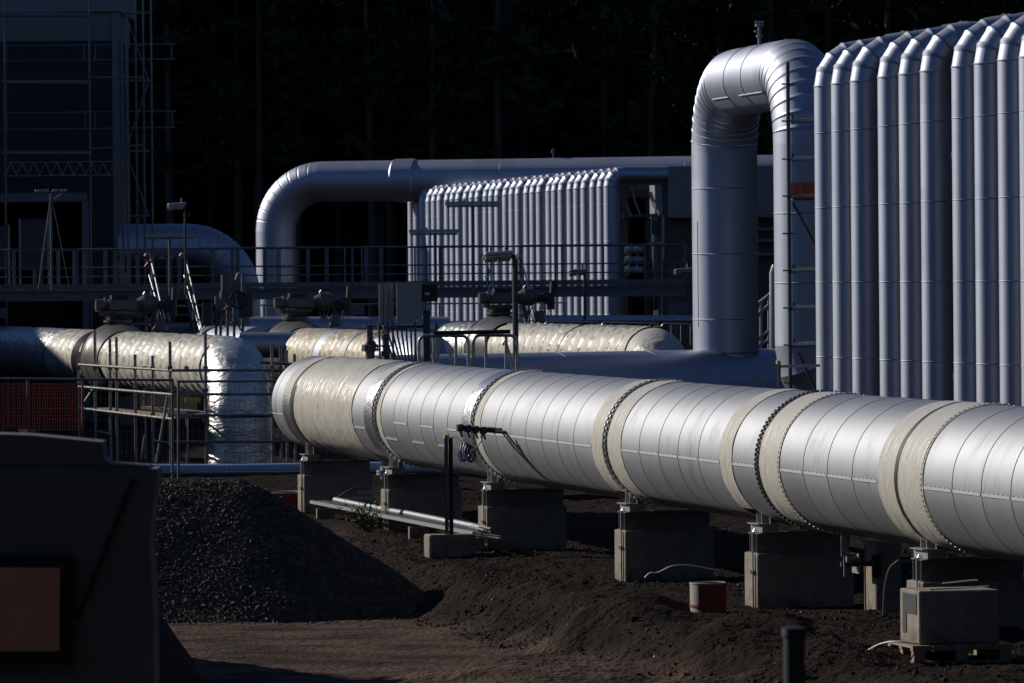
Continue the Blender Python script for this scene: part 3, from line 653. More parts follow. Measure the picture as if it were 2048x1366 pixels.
# ------------------------------------------------------------------ the three taped pipelines with ball valves
def pipeline(name,label,px,Y,z,segs,elb,elen):
    b=V((X(px,Y),Y,0)); c=b+UP*z; o=thing(name,label,'pipeline',b,'taped pipelines with ball valves'); r=.63; Rb=.95
    a=arc(c,-D,-UP,Rb,18); rr=[r+random.uniform(-.006,.006) for _ in a]
    (wrapped(MB(),a,r,.7,.035,.02,96,.06,UP,px,False) if 'tape' in elb.name else MB().tube(a,rr,64,cap=False,up=UP)).build('elbow',elb,o,60)
    (wrapped(MB(),[c-UP*Rb,b-UP*.3],r,.6,.02,.03,96,.06,None,px) if 'tape' in elb.name else MB().tube([c-UP*Rb,b-UP*.3],r,64)).build('downpipe',elb,o,60)
    for (nm,t0,t1,m,dr) in segs:
        n=max(2,int((t1-t0)/.35)); pts=[c+D*(t0+(t1-t0)*k/n) for k in range(n+1)]
        wb=.006 if 'wrap' in nm else 0
        (wrapped(MB(),pts,r+dr,0.85 if m!=M['tape_tan'] else .6,.045,.013,96,.06,UP,px+t0,True) if 'wrap' in nm else MB().tube(pts,[r+dr for _ in pts],64)).build(nm,m,o,60)
    # ball valve
    vc=c+D*16
    vb=MB().ball(vc,.84,(1,1,1),40,24)
    for s in (-1,1): vb.tube([vc+D*s*.55,vc+D*s*1.25],[.8,.66],48,cap=False)
    bv=vb.build('ball_valve',M['valve'],o,35)
    ztop=vc.z+.80; k=V((vc.x,vc.y,0))
    bn=MB().tube([k+UP*(ztop-.1),k+UP*(ztop+.06),k+UP*(ztop+.07),k+UP*(ztop+.14),k+UP*(ztop+.15),k+UP*(ztop+.3),k+UP*(ztop+.31),k+UP*(ztop+.36)],[.3,.3,.4,.4,.3,.42,.5,.5],28,up=E)
    for i in range(16):
        an=i*math.pi/8; bn.cyl(k+UP*(ztop+.27)+V((math.cos(an),math.sin(an),0))*.45,k+UP*(ztop+.4)+V((math.cos(an),math.sin(an),0))*.45,.022,6)
    bn.build('bonnet',M['valve'],bv)
    zg=ztop+.55; gb=MB().obox(k+E*.12+UP*zg,E*.42,D*.3,UP*.16,.04).cyl(k-E*.3+UP*zg,k-E*.62+UP*zg,.17,20).cyl(k-E*.34+UP*zg,k-E*.38+UP*zg,.22,20).cyl(k-E*.6+UP*zg,k-E*.63+UP*(zg),.14,16)
    gb.cyl(k+E*.54+UP*zg,k+E*.72+UP*(zg+.02),.16,20,.24); gb.build('gearbox',M['valve'],bv)
    MB().obox(k+E*.05+UP*(zg+.22),E*.24,D*.2,UP*.058,.01).build('position_indicator',M['black'],bv)
    MB().cyl(k+E*.72+UP*(zg+.04),k+E*1.0+UP*(zg+.04),.27,24).cyl(k+E*1.0+UP*(zg+.04),k+E*1.12+UP*(zg+.04),.2,20).cyl(k+E*.75+UP*(zg+.28),k+E*.8+UP*(zg+.36),.05,8).build('actuator_drum',M['valve'],bv)
    MB().cyl(k+E*1.12+UP*zg,k+E*1.5+UP*zg,.13,16).box(k+E*1.55+UP*(zg-.1),.24,.26,.5,0,.02).cyl(k+E*1.62+UP*(zg+.14),k+E*1.64+UP*(zg+.48),.1,14).build('actuator_motor',M['valve_dark'],bv)
    hw=k+E*1.36-D*.34+UP*(zg-.02); MB().ring(hw,D,.15,.022,24).beam(hw-E*.14,hw+E*.14,.025,.02).beam(hw-UP*.14,hw+UP*.14,.025,.02).cyl(hw-D*.03,hw+D*.22,.05,10).build('handwheel',M['black'],bv)
    # tubing and junction boxes under the actuator
    tb=MB()
    for i in range(7):
        x0=k+E*(.7+.13*i)+UP*(zg-.25)-D*.1; tb.tube([x0,x0-UP*random.uniform(.2,.35)+E*random.uniform(-.1,.1),x0-UP*random.uniform(.45,.6)+E*random.uniform(-.15,.2)],.014,6)
    tb.box(k+E*1.2+UP*(zg-.55),.3,.2,.35).box(k+E*.85+UP*(zg-.42),.12,.1,.12); tb.build('control_tubing',M['steel'],bv)
    c0=V((k.x,k.y,ztop-.1))-b
    for ch in bv.children:
        for q in ch.data.vertices: q.co=c0+(q.co-c0)*.8
    return o
T=M['tape_wide']
pa=pipeline('taped_pipeline','cream taped pipeline bending down into the scaffold at left, with ball valve',478,112,2.21,[('tape_wrap',0.95,14.6,T,0),('tape_wrap',17.3,18.0,T,0),('black_band',18.0,19.0,M['blacktape'],.006),('tape_wrap',19.0,23.5,T,0),('white_wrap',23.5,40,M['tape_white'],0)],M['tape_white'],.95)
pb=pipeline('taped_pipeline','middle taped pipeline with a bare aluminium end behind the grey cabinets',868,118,2.21,[('aluminium_jacket',0.95,4.2,M['alu'],.012),('tape_wrap',4.2,6.6,M['tape_tan'],0),('steel_strap',6.6,6.9,M['galv'],.012),('tape_wrap',6.9,9.6,M['tape_tan'],0),('white_band',9.6,10.4,M['alu'],.01),('tape_wrap',10.4,14.7,M['tape_tan'],0),('brown_band',17.2,21,M['blacktape'],0),('aluminium_jacket',21,34,M['alu'],0)],M['alu'],.95)
pc=pipeline('taped_pipeline','right taped pipeline ending behind the leg of the inverted U pipe',1328,119,2.28,[('tape_wrap',0.95,7,T,0),('black_strap',7,7.08,M['black'],.015),('tape_wrap',7.08,14.7,T,0),('tape_wrap',17.2,34,M['tape_white'],0)],T,.95)
#SECTION3
# ------------------------------------------------------------------ forest
def pine(seed,H):
    r=np.random.default_rng(seed); t=MB(); n=7; sway=r.normal(0,.12,2)
    pts=[V((sway[0]*(k/n)**2*2,sway[1]*(k/n)**2*2,H*.93*k/n-.3*(k==0))) for k in range(n+1)]; rad=[.19*(1-.85*k/n)+.015 for k in range(n+1)]
    t.tube(pts,rad,8)
    leaves=[]; z0=H*.36
    for i in range(int(46)):
        u=i/46; z=z0+(H-z0)*u**.9; L=(.5+2.1*(1-u)**.7)*r.uniform(.6,1.15); a=r.uniform(0,6.28); d=V((math.cos(a),math.sin(a),r.uniform(-.15,.35)))
        p0=V((0,0,z)); p1=p0+d*L; t.tube([p0,p0.lerp(p1,.6),p1],[.035,.02,.008],4,cap=False)
        for k in range(26):
            c=p0.lerp(p1,.3+.75*r.uniform(0,1)**.7)+V(r.normal(0,.24,3)); leaves.append((c,r.uniform(.1,.26)))
    return t,leaves
def leafmesh(leaves,r):
    n=len(leaves); c=np.array([tuple(l[0]) for l in leaves]); s=np.array([l[1] for l in leaves])
    A=np.linalg.qr(r.normal(size=(n,3,3)))[0]; a=A[:,0]*s[:,None]*1.5; b=A[:,1]*s[:,None]*.7
    v=np.stack([c-a,c-b*.9,c+a,c+b],1).reshape(-1,3); f=(np.arange(n)[:,None]*4+np.arange(4)[None])
    return v,f
PINES=[]
for sd,H in ((1,22),(2,24.5),(3,20.5),(4,23)):
    t,lv=pine(sd,H); r=np.random.default_rng(sd+50); v,f=leafmesh(lv,r)
    me=bpy.data.meshes.new('crown'); me.from_pydata(v.tolist(),[],f.tolist()); me.materials.append(M['leaf'])
    mt=bpy.data.meshes.new('trunk'); mt.from_pydata([tuple(q) for q in t.v],[],t.f); mt.polygons.foreach_set('use_smooth',t.sm); mt.materials.append(M['bark']); PINES.append((mt,me))
k=0
for row,(yy,sp) in enumerate(((214,3.1),(219,2.6),(225,2.4),(232,2.3))):
    x=-26+row*.7
    while x<27:
        loc=V((x+random.uniform(-.8,.8),yy+random.uniform(-1.6,1.6),0))
        if not(loc.x<-8.5 and False):
            o=thing('pine_tree',('tall dark pine at the forest edge' if row==0 else 'tall dark pine standing among others deeper in the shaded forest'),'tree',loc,'pines of the forest behind the site')
            for nm,me in zip(('trunk','crown'),PINES[k%4]):
                c=bpy.data.objects.new(nm,me); COL.objects.link(c); c.parent=o
            o.rotation_euler=(0,0,random.uniform(0,6.28)); q=random.uniform(.92,1.12); o.scale=(q,q,q); k+=1
        x+=sp*random.uniform(.75,1.25)
def wood():
    r=np.random.default_rng(5); L=[]; t=MB()
    def belt(p0,p1,depth,dens,h=25,s=(.5,1.3)):
        p0=np.array(p0,float);p1=np.array(p1,float);d=p1-p0;ln=np.hypot(*d);n=np.array([-d[1],d[0]])/ln; N=int(ln*dens)
        for i in range(N):
            u=r.uniform(); q=p0+d*u+n*r.uniform()*depth; hh=h*(.8+.2*math.sin(u*ln*.35)+.12*r.normal()); z=r.uniform(.5,max(2,hh)); L.append((V((q[0],q[1],z)),r.uniform(*s)))
        for i in range(int(ln/2.6)):
            q=p0+d*r.uniform()+n*r.uniform()*depth*.5; t.tube([(q[0],q[1],-.3),(q[0],q[1],h*.8)],[.2,.06],6)
    belt((-110,244),(75,244),28,240,36,(.8,1.9)); belt((-80,222),(-27,222),20,240,32,(.8,1.9))
    belt((42,245),(42,-8),10,80,25); belt((42,-10),(-60,-10),-10,100,26); belt((-60,-15),(-70,70),-12,40)
    v,f=leafmesh(L,r); nv=len(v); tv=np.array([tuple(q) for q in t.v]); me=bpy.data.meshes.new('forest')
    me.from_pydata(v.tolist()+tv.tolist(),[],f.tolist()+[tuple(i+nv for i in q) for q in t.f]); me.materials.append(M['leaf'])
    o=bpy.data.objects.new('forest',me); COL.objects.link(o); tag(o,'dense dark pine wood closing in the clearing behind everything','forest',kind='stuff')
wood()

# ------------------------------------------------------------------ dark hall at left
bx=X(235,152,300); hall=thing('hall_building','dark blue panelled hall with a white band and an open gateway','building',V((bx-8,152,0)))
def pz(py,Y,px=120): return P(px,py,Y).z
hy=152
def wbox(mb,x0,x1,y0,y1,z0,z1): return mb.obox(V(((x0+x1)/2,(y0+y1)/2,(z0+z1)/2)),V(((x1-x0)/2,0,0)),V((0,(y1-y0)/2,0)),V((0,0,(z1-z0)/2)))
zt=13.6; zw0,zw1=pz(82,hy),pz(24,hy); dx1=X(166,hy,450); dz=pz(402,hy)
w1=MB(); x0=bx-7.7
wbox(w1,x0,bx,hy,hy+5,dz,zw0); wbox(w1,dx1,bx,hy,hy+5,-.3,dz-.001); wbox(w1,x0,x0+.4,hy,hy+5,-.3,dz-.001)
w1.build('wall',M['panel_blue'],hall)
wbox(MB(),x0,bx+.02,hy-.03,hy+5,zw0+.001,zw1).build('white_band',M['panel_white'],hall)
wbox(MB(),x0-.2,bx+.15,hy-.2,hy+5.2,zw1+.001,zt).build('roof_edge',M['panel_grey'],hall)
jm=MB()
for i in range(14):
    z=dz+.95*(i+1)
    if z<zw0-.1: jm.obox(V(((x0+bx)/2,hy-.004,z)),V(((bx-x0)/2,0,0)),V((0,.008,0)),V((0,0,.012)))
for i in range(2):
    jm.obox(V((bx-.05-2.9*i,hy-.006,(dz+zw0)/2)),V((.03,0,0)),V((0,.008,0)),V((0,0,(zw0-dz)/2)))
jm.build('panel_joints',M['dark_steel'],hall)
gf=MB(); wbox(gf,(x0+.4),dx1+.12,hy-.06,hy+.1,dz-.02,dz+.22); wbox(gf,dx1-.02,dx1+.16,hy-.05,hy+.1,-.2,dz-.03); gf.build('gate_frame',M['panel_grey'],hall)
wbox(MB(),(x0+.4)+.01,dx1-.01,hy+4.6,hy+4.8,-.2,dz).build('gateway_back',M['interior'],hall)
wbox(MB(),bx-.12,bx+.06,hy-.08,hy,-.2,zw1).build('corner_post',M['panel_grey'],hall)
# unseen hall added at left to throw shade over the left end of the pipes
shade_hall=thing('hall_building','unseen long grey hall added left of the site to cast shade','building',V((-36,128,0)))
wbox(MB(),-46,-28,115,170,-.3,10.9).build('wall',M['panel_grey'],shade_hall); wbox(MB(),-46.3,-27.7,114.7,170.3,10.902,11.55).build('roof',M['panel_white'],shade_hall)
for i in range(5):
    f=MB(); y0=118+5.5*i; wbox(f,-27.99,-27.93,y0,y0+2.6,3,5.2); fo=f.build('window',M['dark_steel'],shade_hall)
wbox(MB(),-35,-31,114.93,114.99,-.1,4).build('door',M['panel_white'],shade_hall)

# ------------------------------------------------------------------ scaffolds
def tubes(name,segs,m,parent,r=.026,label=None):
    for a,b in segs: MB().cyl(a,b,r,8).build(name,m,parent)
def coupler(mb,p): mb.box(p,.09,.09,.075)
sh=thing('scaffold','scaffold tower and bays standing in front of the dark hall','scaffold',V((X(240,149.5,600),149.5,0)))
ys=149.4; off=[]
for px,top in ((5,-80),(175,-90),(250,-60),(299,-60),(283,-50),(240,60),(268,-30)):
    yy=ys if px in (5,175,250,299) else ys+1.1
    a=P(px+4,600,yy); b=V((a.x,yy,P(px,top,yy).z)); a.x=P(px+6,400,yy).x; b.x=a.x; a.z=0; MB().cyl(a,b,.03,8).build('standard',M['scaf'],sh)
def pl(x0,y0,x1,y1,Y,r=.024,m='scaf',name='ledger',par=None): return MB().cyl(P(x0,y0,Y),P(x1,y1,Y),r,8).build(name,M[m],par)
for y in (27,162,303,433): pl(250,y,300,y-1,ys,par=sh,r=.03)
for y in (88,118,222,255): pl(5,y+4,352,y,ys+.05,.016,par=sh)
for x,y0,y1 in ((12,92,122),(168,92,122),(190,92,122),(343,88,118),(14,226,258),(170,226,258),(190,226,258),(345,222,255)): pl(x,y0,x,y1,ys+.05,.016,par=sh,name='guard_post')
for y in (27,162,303):
    MB().beam(P(5,y+1,ys+.5),P(178,y+1,ys+.5),.9,.05).build('deck',M['wood'],sh)
    pl(5,y+4,180,y+4,ys-.03,.03,par=sh)
pl(175,155,285,155,ys-.05,.03,par=sh); pl(180,298,285,290,ys-.05,.03,par=sh)
for x0,y0,x1,y1 in ((252,30,297,160),(297,165,252,300),(252,305,297,430),(268,95,285,90)): pl(x0,y0,x1,y1,ys+1.0,.016,par=sh,name='brace')
tr=MB(); 
tr.cyl(P(8,325,ys-.1),P(248,323,ys-.1),.022,6).cyl(P(8,352,ys-.1),P(240,350,ys-.1),.022,6)
n=20
for i in range(n):
    x=10+11.5*i; y0,y1=(350,325) if i%2==0 else (325,350); tr.cyl(P(x,y0,ys-.1),P(x+11.5,y1,ys-.1),.014,5)
tr.build('lattice_girder',M['scaf'],sh)
# scaffold round the elbow of the left taped pipeline
sa=thing('scaffold','low tube scaffold with plank decks round the left taped elbow','scaffold',V((X(345,109,930),109,.25)))
def yat(px): return 118.5+(109-118.5)*(px-157)/(345-157)
G=lambda x,y: float(gz(x,y))
def stand(px,top,Y,bot=None):
    x=P(px,820,Y).x; z0=G(x,Y)-.03; MB().cyl(V((x,Y,z0)),V((x,Y,P(px,top,Y).z)),.03,8).build('standard',M['scaf'],sa)
    for py in (736,780,830):
        c=MB(); coupler(c,V((x,Y,P(px,py,Y).z))); c.build('coupler',M['scaf'],sa)
for px,top in ((158,703),(191,660),(221,677),(234,674),(271,709),(306,711),(341,683)): stand(px,top,yat(px))
for px,top,Y in ((412,663,110),(545,700,110.5),(374,830,113.5),(290,780,117),(545,690,114),(590,708,114),(574,700,114),(562,690,116)): stand(px,top,Y)
def run(y0,y1,x0=157,x1=345,r=.028): MB().cyl(P(x0,y0,yat(x0)),P(x1,y1,yat(x1)),r,8).build('ledger',M['scaf'],sa)
run(729,741); run(773,789); run(816,838); run(863,868,190,222)
for y,x1 in ((741,545),(789,545),(831,545),(884,570)): pl(345,y,x1,y-1,109.5,.028,par=sa)
pl(521,725,600,729,112,.03,par=sa); pl(505,740,600,742,112.6,.03,par=sa)
pl(305,882,341,886,109.3,.026,par=sa)
MB().beam(P(160,818,118.6)+E*.35,P(345,835,109.4)+E*.35,.6,.045).build('plank_deck',M['wood'],sa)
MB().beam(P(345,836,109.8)+D*.3,P(420,829,109.8)+D*.3,.55,.05).build('plank_deck',M['wood'],sa)
MB().beam(P(290,815,113),P(412,826,112),.25,.05).build('loose_plank',M['wood'],sa)
pl(336,790,313,925,109.6,.028,par=sa,name='brace'); pl(290,870,282,920,113,.02,par=sa,name='brace'); pl(187,775,170,802,118,.018,par=sa,name='brace')
MB().beam(P(404,838,109.2),P(458,880,109.2),.25,.03).build('sun_streak',M['wood'],sa)  # wooden strip standing in for the sunlit streak across the taped elbow
solo('sign_board',MB().obox(P(386,800,108.6),E*.15,D*.01,UP*.045),M['yellow'],'small yellow plate on the scaffold beside the taped elbow','sign plate',origin=P(386,800,108.6))
# tall scaffold beside the inverted U
yb=96.2; sr=thing('scaffold','narrow scaffold ladder tower between the inverted U and the near risers','scaffold',V((X(1579,yb,780),yb,0)))
x=P(1579,560,yb).x; MB().cyl(V((x,yb,0)),V((x,yb,P(1577,124,yb).z)),.032,10).build('standard',M['dark_steel'],sr)
x2=P(1690,560,yb).x; MB().cyl(V((x2,yb,0)),V((x2,yb,P(1690,124,yb).z)),.032,10).build('standard',M['scaf'],sr)
for y in (168,242,318,392,467,541,616,690,765):
    z=P(1578,y,yb).z; c=MB().ring(V((x,yb,z)),UP,.055,.012,14,5).cyl(V((x-.11,yb,z)),V((x+.11,yb,z)),.014,6)
    if y not in(168,467,765): c.cyl(V((x+.07,yb,z-.05)),V((x+.07,yb,z+.1)),.018,6)
    c.build('rosette',M['dark_steel'],sr)
for y in (242,318,392,541,616,690): MB().cyl(P(1582,y,yb),P(1692,y-3,yb),.042,12).build('ledger',M['galv'],sr)
MB().beam(P(1581,377,yb-.06),P(1690,374,yb-.06),.03,.2).build('toe_board',M['redwood'],sr)
MB().beam(P(1584,398,yb+.4),P(1692,396,yb+.4),.7,.05).build('deck',M['dark_steel'],sr)
MB().beam(P(1584,690,yb+.4),P(1692,688,yb+.4),.7,.05).build('deck',M['galv'],sr)
for a in ((1585,404,1690,600),(1597,706,1640,800)): MB().cyl(P(a[0],a[1],yb+.1),P(a[2],a[3],yb+.1),.024,8).build('brace',M['dark_steel'],sr)
MB().beam(P(1598,686,yb+.02),P(1672,684,yb+.02),.02,.04).build('deck_edge',M['lamp'],sr)
# slotted channel frame with a yellow cap beside it
yf=92; cf=thing('slotted_post','slotted steel post with a yellow cap and cross rail, before the scaffold tower','post',V((X(1557,yf,790),yf,0)))
a=P(1557,560,yf); MB().beam(V((a.x,yf,0)),V((a.x,yf,P(1557,728,yf).z)),.05,.05).build('upright',M['steel'],cf)
MB().beam(P(1559,733,yf),P(1640,731,yf),.04,.045).build('cross_rail',M['galv'],cf); MB().obox(P(1557,725,yf),E*.034,D*.034,UP*.03,.006).build('cap',M['yellow'],cf)

# ------------------------------------------------------------------ walkway platform
yw=146.0; wl=thing('walkway','long raised steel walkway with railings crossing behind the valves','walkway',V((X(700,yw,640),yw,0)))
zd=3.62; xa,xb=X(-60,yw,590),X(1372,yw,580)
def W(x,z,y=yw): return V((x,y,z))
MB().ibeam(W(xa,zd),W(xb,zd),.16,.26,.022,.014).build('girder',M['steel'],wl)
MB().ibeam(W(xa,zd,yw+1.4),W(xb,zd,yw+1.4),.16,.26,.022,.014).build('girder',M['steel'],wl)
MB().beam(W(xa,zd+.15,yw+.7),W(xb,zd+.15,yw+.7),1.35,.035).build('grating',M['steel'],wl)
MB().beam(W(xa,zd+.24,yw-.02),W(xb,zd+.24,yw-.02),.012,.13).build('kick_plate',M['steel'],wl)
for px in (250,695,1345,-20): 
    xx=X(px,yw,640); MB().box(W(xx,zd/2-.15,yw+.1),.24,.2,zd-.28).build('column',M['steel'],wl); MB().box(W(xx,zd/2-.15,yw+1.3),.24,.2,zd-.28).build('column',M['steel'],wl)
    MB().box(W(xx+.28,zd-.42,yw+.1),.3,.12,.26).build('bracket',M['steel'],wl)
def railset(x0,x1,n,y,z,h=1.0,parent=wl):
    for i in range(n+1):
        q=x0+(x1-x0)*i/n; MB().box(W(q,z+h/2,y),.05,.03,h-.002).build('rail_post',M['steel'],parent)
    for hh,r in ((h+.02,.026),(h*.55,.018),(h*.32,.016)): MB().cyl(W(x0,z+hh,y-.03 if hh<h else y),W(x1,z+hh,y-.03 if hh<h else y),r,8).build('top_rail' if hh>h else 'mid_rail',M['steel'],parent)
zr=zd+.17
for (p0,p1,n) in ((-60,300,5),(372,555,2),(560,690,1),(705,815,1),(830,975,1),(1042,1372,4)): railset(X(p0,yw,540),X(p1,yw,540),n,yw-.05,zr)
railset(X(-60,yw,540),X(1372,yw,540),11,yw+1.45,zr)
for px in (18,60,108,140,160,203,222,236,250,268,330,352,420,470,525,612,650,730,760,880): 
    xx=X(px,yw,540); MB().box(W(xx,zr+.5,yw+1.42),.1,.05,1.0).build('rail_post',M['steel'],wl)
# lower walkway behind
y2=158; w2=thing('lower_walkway','low service walkway with rails under the raised walkway','walkway',V((X(600,y2,640),y2,0)))
za=2.25
MB().beam(V((X(-40,y2),y2,za)),V((X(1240,y2),y2,za)),.9,.2).build('deck_beam',M['steel'],w2)
for i in range(18):
    xx=X(-30+70*i,y2); MB().box(V((xx,y2-.4,za+.55)),.05,.05,.95).build('rail_post',M['steel'],w2)
for i in range(7): MB().box(V((X(20+190*i,y2),y2,za/2-.1)),.18,.18,za-.1).build('column',M['steel'],w2)
for hh in (.55,1.05): MB().cyl(V((X(-40,y2),y2-.4,za+hh)),V((X(1240,y2),y2-.4,za+hh)),.022,8).build('top_rail',M['steel'],w2)
# boards standing on the walkway at far left
for i,(x0,x1,y0,l) in enumerate(((40,97,437,'grey board between two posts on the walkway before the hall gateway'),(-30,18,450,'grey board on the walkway cut by the left photo edge'))):
    o=thing('board_screen',l,'screen',W((X(x0,yw,500)+X(x1,yw,500))/2,zr,yw+.4)); a,b=X(x0,yw+.4,500),X(x1,yw+.4,500); z1=pz(y0,yw)
    MB().obox(W((a+b)/2,(zr+.5+z1)/2,yw+.4),V(((b-a)/2-.03,0,0)),V((0,.02,0)),UP*((z1-zr-.5)/2)).build('panel',M['dark_steel'],o)
    for q in (a,b): MB().box(W(q,(zr+z1)/2,yw+.4),.045,.045,z1-zr+.04).build('post',M['galv'],o)
# steep stairs with bright handrails
def stair(px,py,label,tape_=False):
    o=thing('access_stair',label,'stair',P(px,640,yw-1)); y0,y1=yw-.2,yw-1.9
    for s,xo in (('l',0),('r',70)):
        a=P(px+xo,py,y0); b=P(px+xo+34,py+150,y1)
        MB().cyl(a,b,.019,8).build('handrail',M['chrome'],o)
        a2=P(px+xo-2,py+40,y0+.05); b2=P(px+xo+30,py+150,y1); MB().cyl(a2,b2,.014,8).build('knee_rail',M['chrome'],o)
        for k in (.15,.5,.85):
            q=a.lerp(b,k); MB().cyl(q,q-UP*.95+V((-.02,.0,0)),.02,6).build('rail_post',M['steel'],o)
        MB().beam(a-UP*1.0,b-UP*1.0,.05,.2).build('stringer',M['steel'],o)
        MB().tube([a+V((-.14,.1,-.02)),a+V((-.09,.05,.05)),a],.018,8).build('rail_end',M['chrome'],o)
    for k in range(9):
        q=P(px,py,y0).lerp(P(px+34,py+150,y1),(k+.5)/9)-UP*1.0; r_=P(px+70,py,y0).lerp(P(px+104,py+150,y1),(k+.5)/9)-UP*1.0
        MB().beam(q,r_,.22,.03).build('tread',M['steel'],o)
    return o
stair(300,510,'steep stair with bright rails left of centre, closed by red and white tape')
stair(972,512,'steep stair with bright rails behind the floodlight at the pole')
bt=thing('barrier_tape','red and white barrier tape strung across the stair head','barrier tape',P(333,515,yw-.3))
for i in range(7):
    a=298+i*10; MB().obox(P(a+5,514+1.2*math.sin(i),yw-.32),V((.064,0,.004*(-1)**i)),V((0,.004,0)),UP*.03).build('tape_piece',M['white' if i%2==0 else 'red'],bt)
rt=MB(); q=P(293,517,yw-.3); rt.tube([q,q+V((.06,0,-.1)),q+V((-.03,0,-.2)),q+V((.05,0,-.28))],[.03,.05,.03,.02],6).tube([q,q+V((-.2,0,.1)),q+V((-.27,0,.14))],[.03,.02,.03],6); rt.build('tape_knot',M['red'],bt)

# instrument stand between the left and middle valves
yi=136; st_=thing('instrument_stand','cluster of gauges, handwheel and tubing between the left and middle valves','instrument stand',P(455,700,yi))
for x,y0,y1 in ((432,592,700),(441,600,700),(455,570,700),(468,590,700),(485,548,700)): MB().cyl(P(x,y1,yi),P(x+.5,y0,yi),.035,8).build('upright_tube',M['steel'],st_)
MB().cyl(P(451,583,yi),P(451,550,yi),.11,14).cyl(P(452,600,yi),P(452,583,yi),.16,14).build('actuator',M['valve'],st_)
q=P(476,600,yi-.2); MB().ring(q,D,.2,.022,24).beam(q-E*.19,q+E*.19,.025,.02).beam(q-UP*.19,q+UP*.19,.025,.02).build('handwheel',M['black'],st_)
pbox_=lambda x0,x1,y0,y1,m: MB().obox((P(x0,y1,yi)+P(x1,y0,yi))/2,V((abs(P(x1,y0,yi).x-P(x0,y0,yi).x)/2,0,0)),V((0,.15,0)),UP*abs(P(x0,y0,yi).z-P(x0,y1,yi).z)/2,.01).build('junction_box',M[m],st_)
pbox_(478,505,586,634,'valve_dark'); pbox_(405,424,605,650,'valve_dark')
for i in range(8):
    a=P(428+6*i,625+random.uniform(-8,8),yi-.1); MB().tube([a,a+V((random.uniform(-.1,.2),0,-.15)),a+V((random.uniform(-.3,.3),0,-.4))],.014,6).build('impulse_tube',M['galv' if i%3==0 else 'steel'],st_)
MB().tube([P(433,625,yi-.2),P(443,628,yi-.2),P(452,616,yi-.2),P(458,614,yi-.2),P(464,622,yi-.2)],[.02,.04,.03,.045,.02],6).build('warning_tape',M['red'],st_)
MB().tube([p for p,_ in fillet([P(486,700,yi+.3),P(486,548,yi+.3),P(478,540,yi+.3),P(472,560,yi+.3)],.08,4)],.03,8).build('goose_neck',M['steel'],st_)
# ------------------------------------------------------------------ lamps
def striplamp(x0,x1,y,pole,base,Y,label):
    a,b=P(x0,y,Y),P(x1,y-1,Y); pp=P(pole,y,Y); o=thing('strip_lamp',label,'lamp',V((pp.x,Y,P(pole,base,Y).z)),'strip lamps on poles along the walkway')
    MB().cyl(V((pp.x,Y+.06,P(pole,base,Y).z)),V((pp.x,Y+.06,pp.z+.1)),.035,8).build('pole',M['steel'],o)
    MB().beam(a+UP*.04,b+UP*.04,.16,.09).build('housing',M['galv'],o); MB().beam(a.lerp(b,.03)-UP*.035,b.lerp(a,.03)-UP*.035,.13,.05).build('diffuser',M['steel'],o)
    for s in (.35,.65): q=a.lerp(b,s); MB().box(q+UP*.11,.05,.08,.05).build('clip',M['steel'],o)
striplamp(890,999,410,945,590,144,'long strip lamp on a pole high before the middle of the slim risers')
striplamp(818,918,466,870,590,144,'long strip lamp on a pole before the left end of the slim risers')
striplamp(290,390,474,339,590,144,'long strip lamp on a pole before the shaded pipe elbow')
def flood(px,py,pole,base,Y,s,label,left=True,lit='lamp'):
    b=P(pole,base,Y); t=P(pole,py,Y); o=thing('floodlight',label,'lamp',V((t.x,Y,b.z)))
    MB().cyl(V((t.x,Y,b.z)),V((t.x,Y,t.z-.02)),.05*s if s<1.2 else .045,10).build('pole',M['dark_steel'],o)
    c=P(px,py,Y); ax=(E*.96+UP*.06).normalized(); d=(D*-.35+UP*-.0+LM*0); 
    hx=abs(P(px+30,py,Y).x-P(px,py,Y).x)*s; nf=V((0,-.5,-.86)).normalized(); nx=nf.cross(ax).normalized()
    MB().obox(c-nf*.03,ax*hx,nx*hx*.42,nf*hx*.14,.02).build('housing',M[lit],o)
    for sgn in (-1,1): MB().obox(c+nf*(hx*.14)+ax*hx*.46*sgn,ax*hx*.42,nx*hx*.34,nf*.012).build('lens',M['lens'],o)
    k=MB().cyl(c+ax*hx*.9,V((t.x,Y,c.z)),.035,8).cyl(c+ax*hx*.55-nf*.1,c+ax*hx*.55-nf*.22,.03,8); k.tube([c+ax*hx*.8-nf*.05,V((t.x+.12,Y,c.z-.05)),V((t.x+.1,Y,c.z-.25)),V((t.x,Y-.04,c.z-.3))],.012,6); k.build('bracket',M['dark_steel'],o)
    return o
flood(996,514,1030,735,98,1.0,'floodlight on a dark pole beside the railing above the silver pipeline')
flood(1155,545,1169,640,141,.62,'small floodlight on a pole in front of the slim risers')
flood(1366,544,1388,640,141,.62,'small floodlight half hidden by the leg of the inverted U')
flood(353,413,370,590,143,.62,'small floodlight on a pole before the shaded pipe at left')
ms=thing('floodlight_mast','umbrella shaped mast of small floodlights before the dark hall','lamp mast',V((X(103,144,600),144,zr)))
q=P(102,386,144); MB().cyl(V((q.x,144,zr)),q+UP*.05,.03,8).build('mast',M['steel'],ms)
for i,dx in enumerate((-.32,-.14,.12,.32)): MB().obox(q+V((dx,0,.06)),V((.08,0,.01)),V((0,.06,0)),UP*.035,.01).build('lamp_head',M['galv'],ms)
MB().cyl(q-V((.36,0,-.03)),q+V((.36,0,.03)),.015,6).tube([q+V((-.3,0,0)),q+V((0,0,-.2)),q+V((.3,0,0))],.012,6).cyl(q,V((q.x-.35,144,zr)),.008,4).cyl(q,V((q.x+.45,144,zr)),.008,4).build('cross_arm',M['steel'],ms)

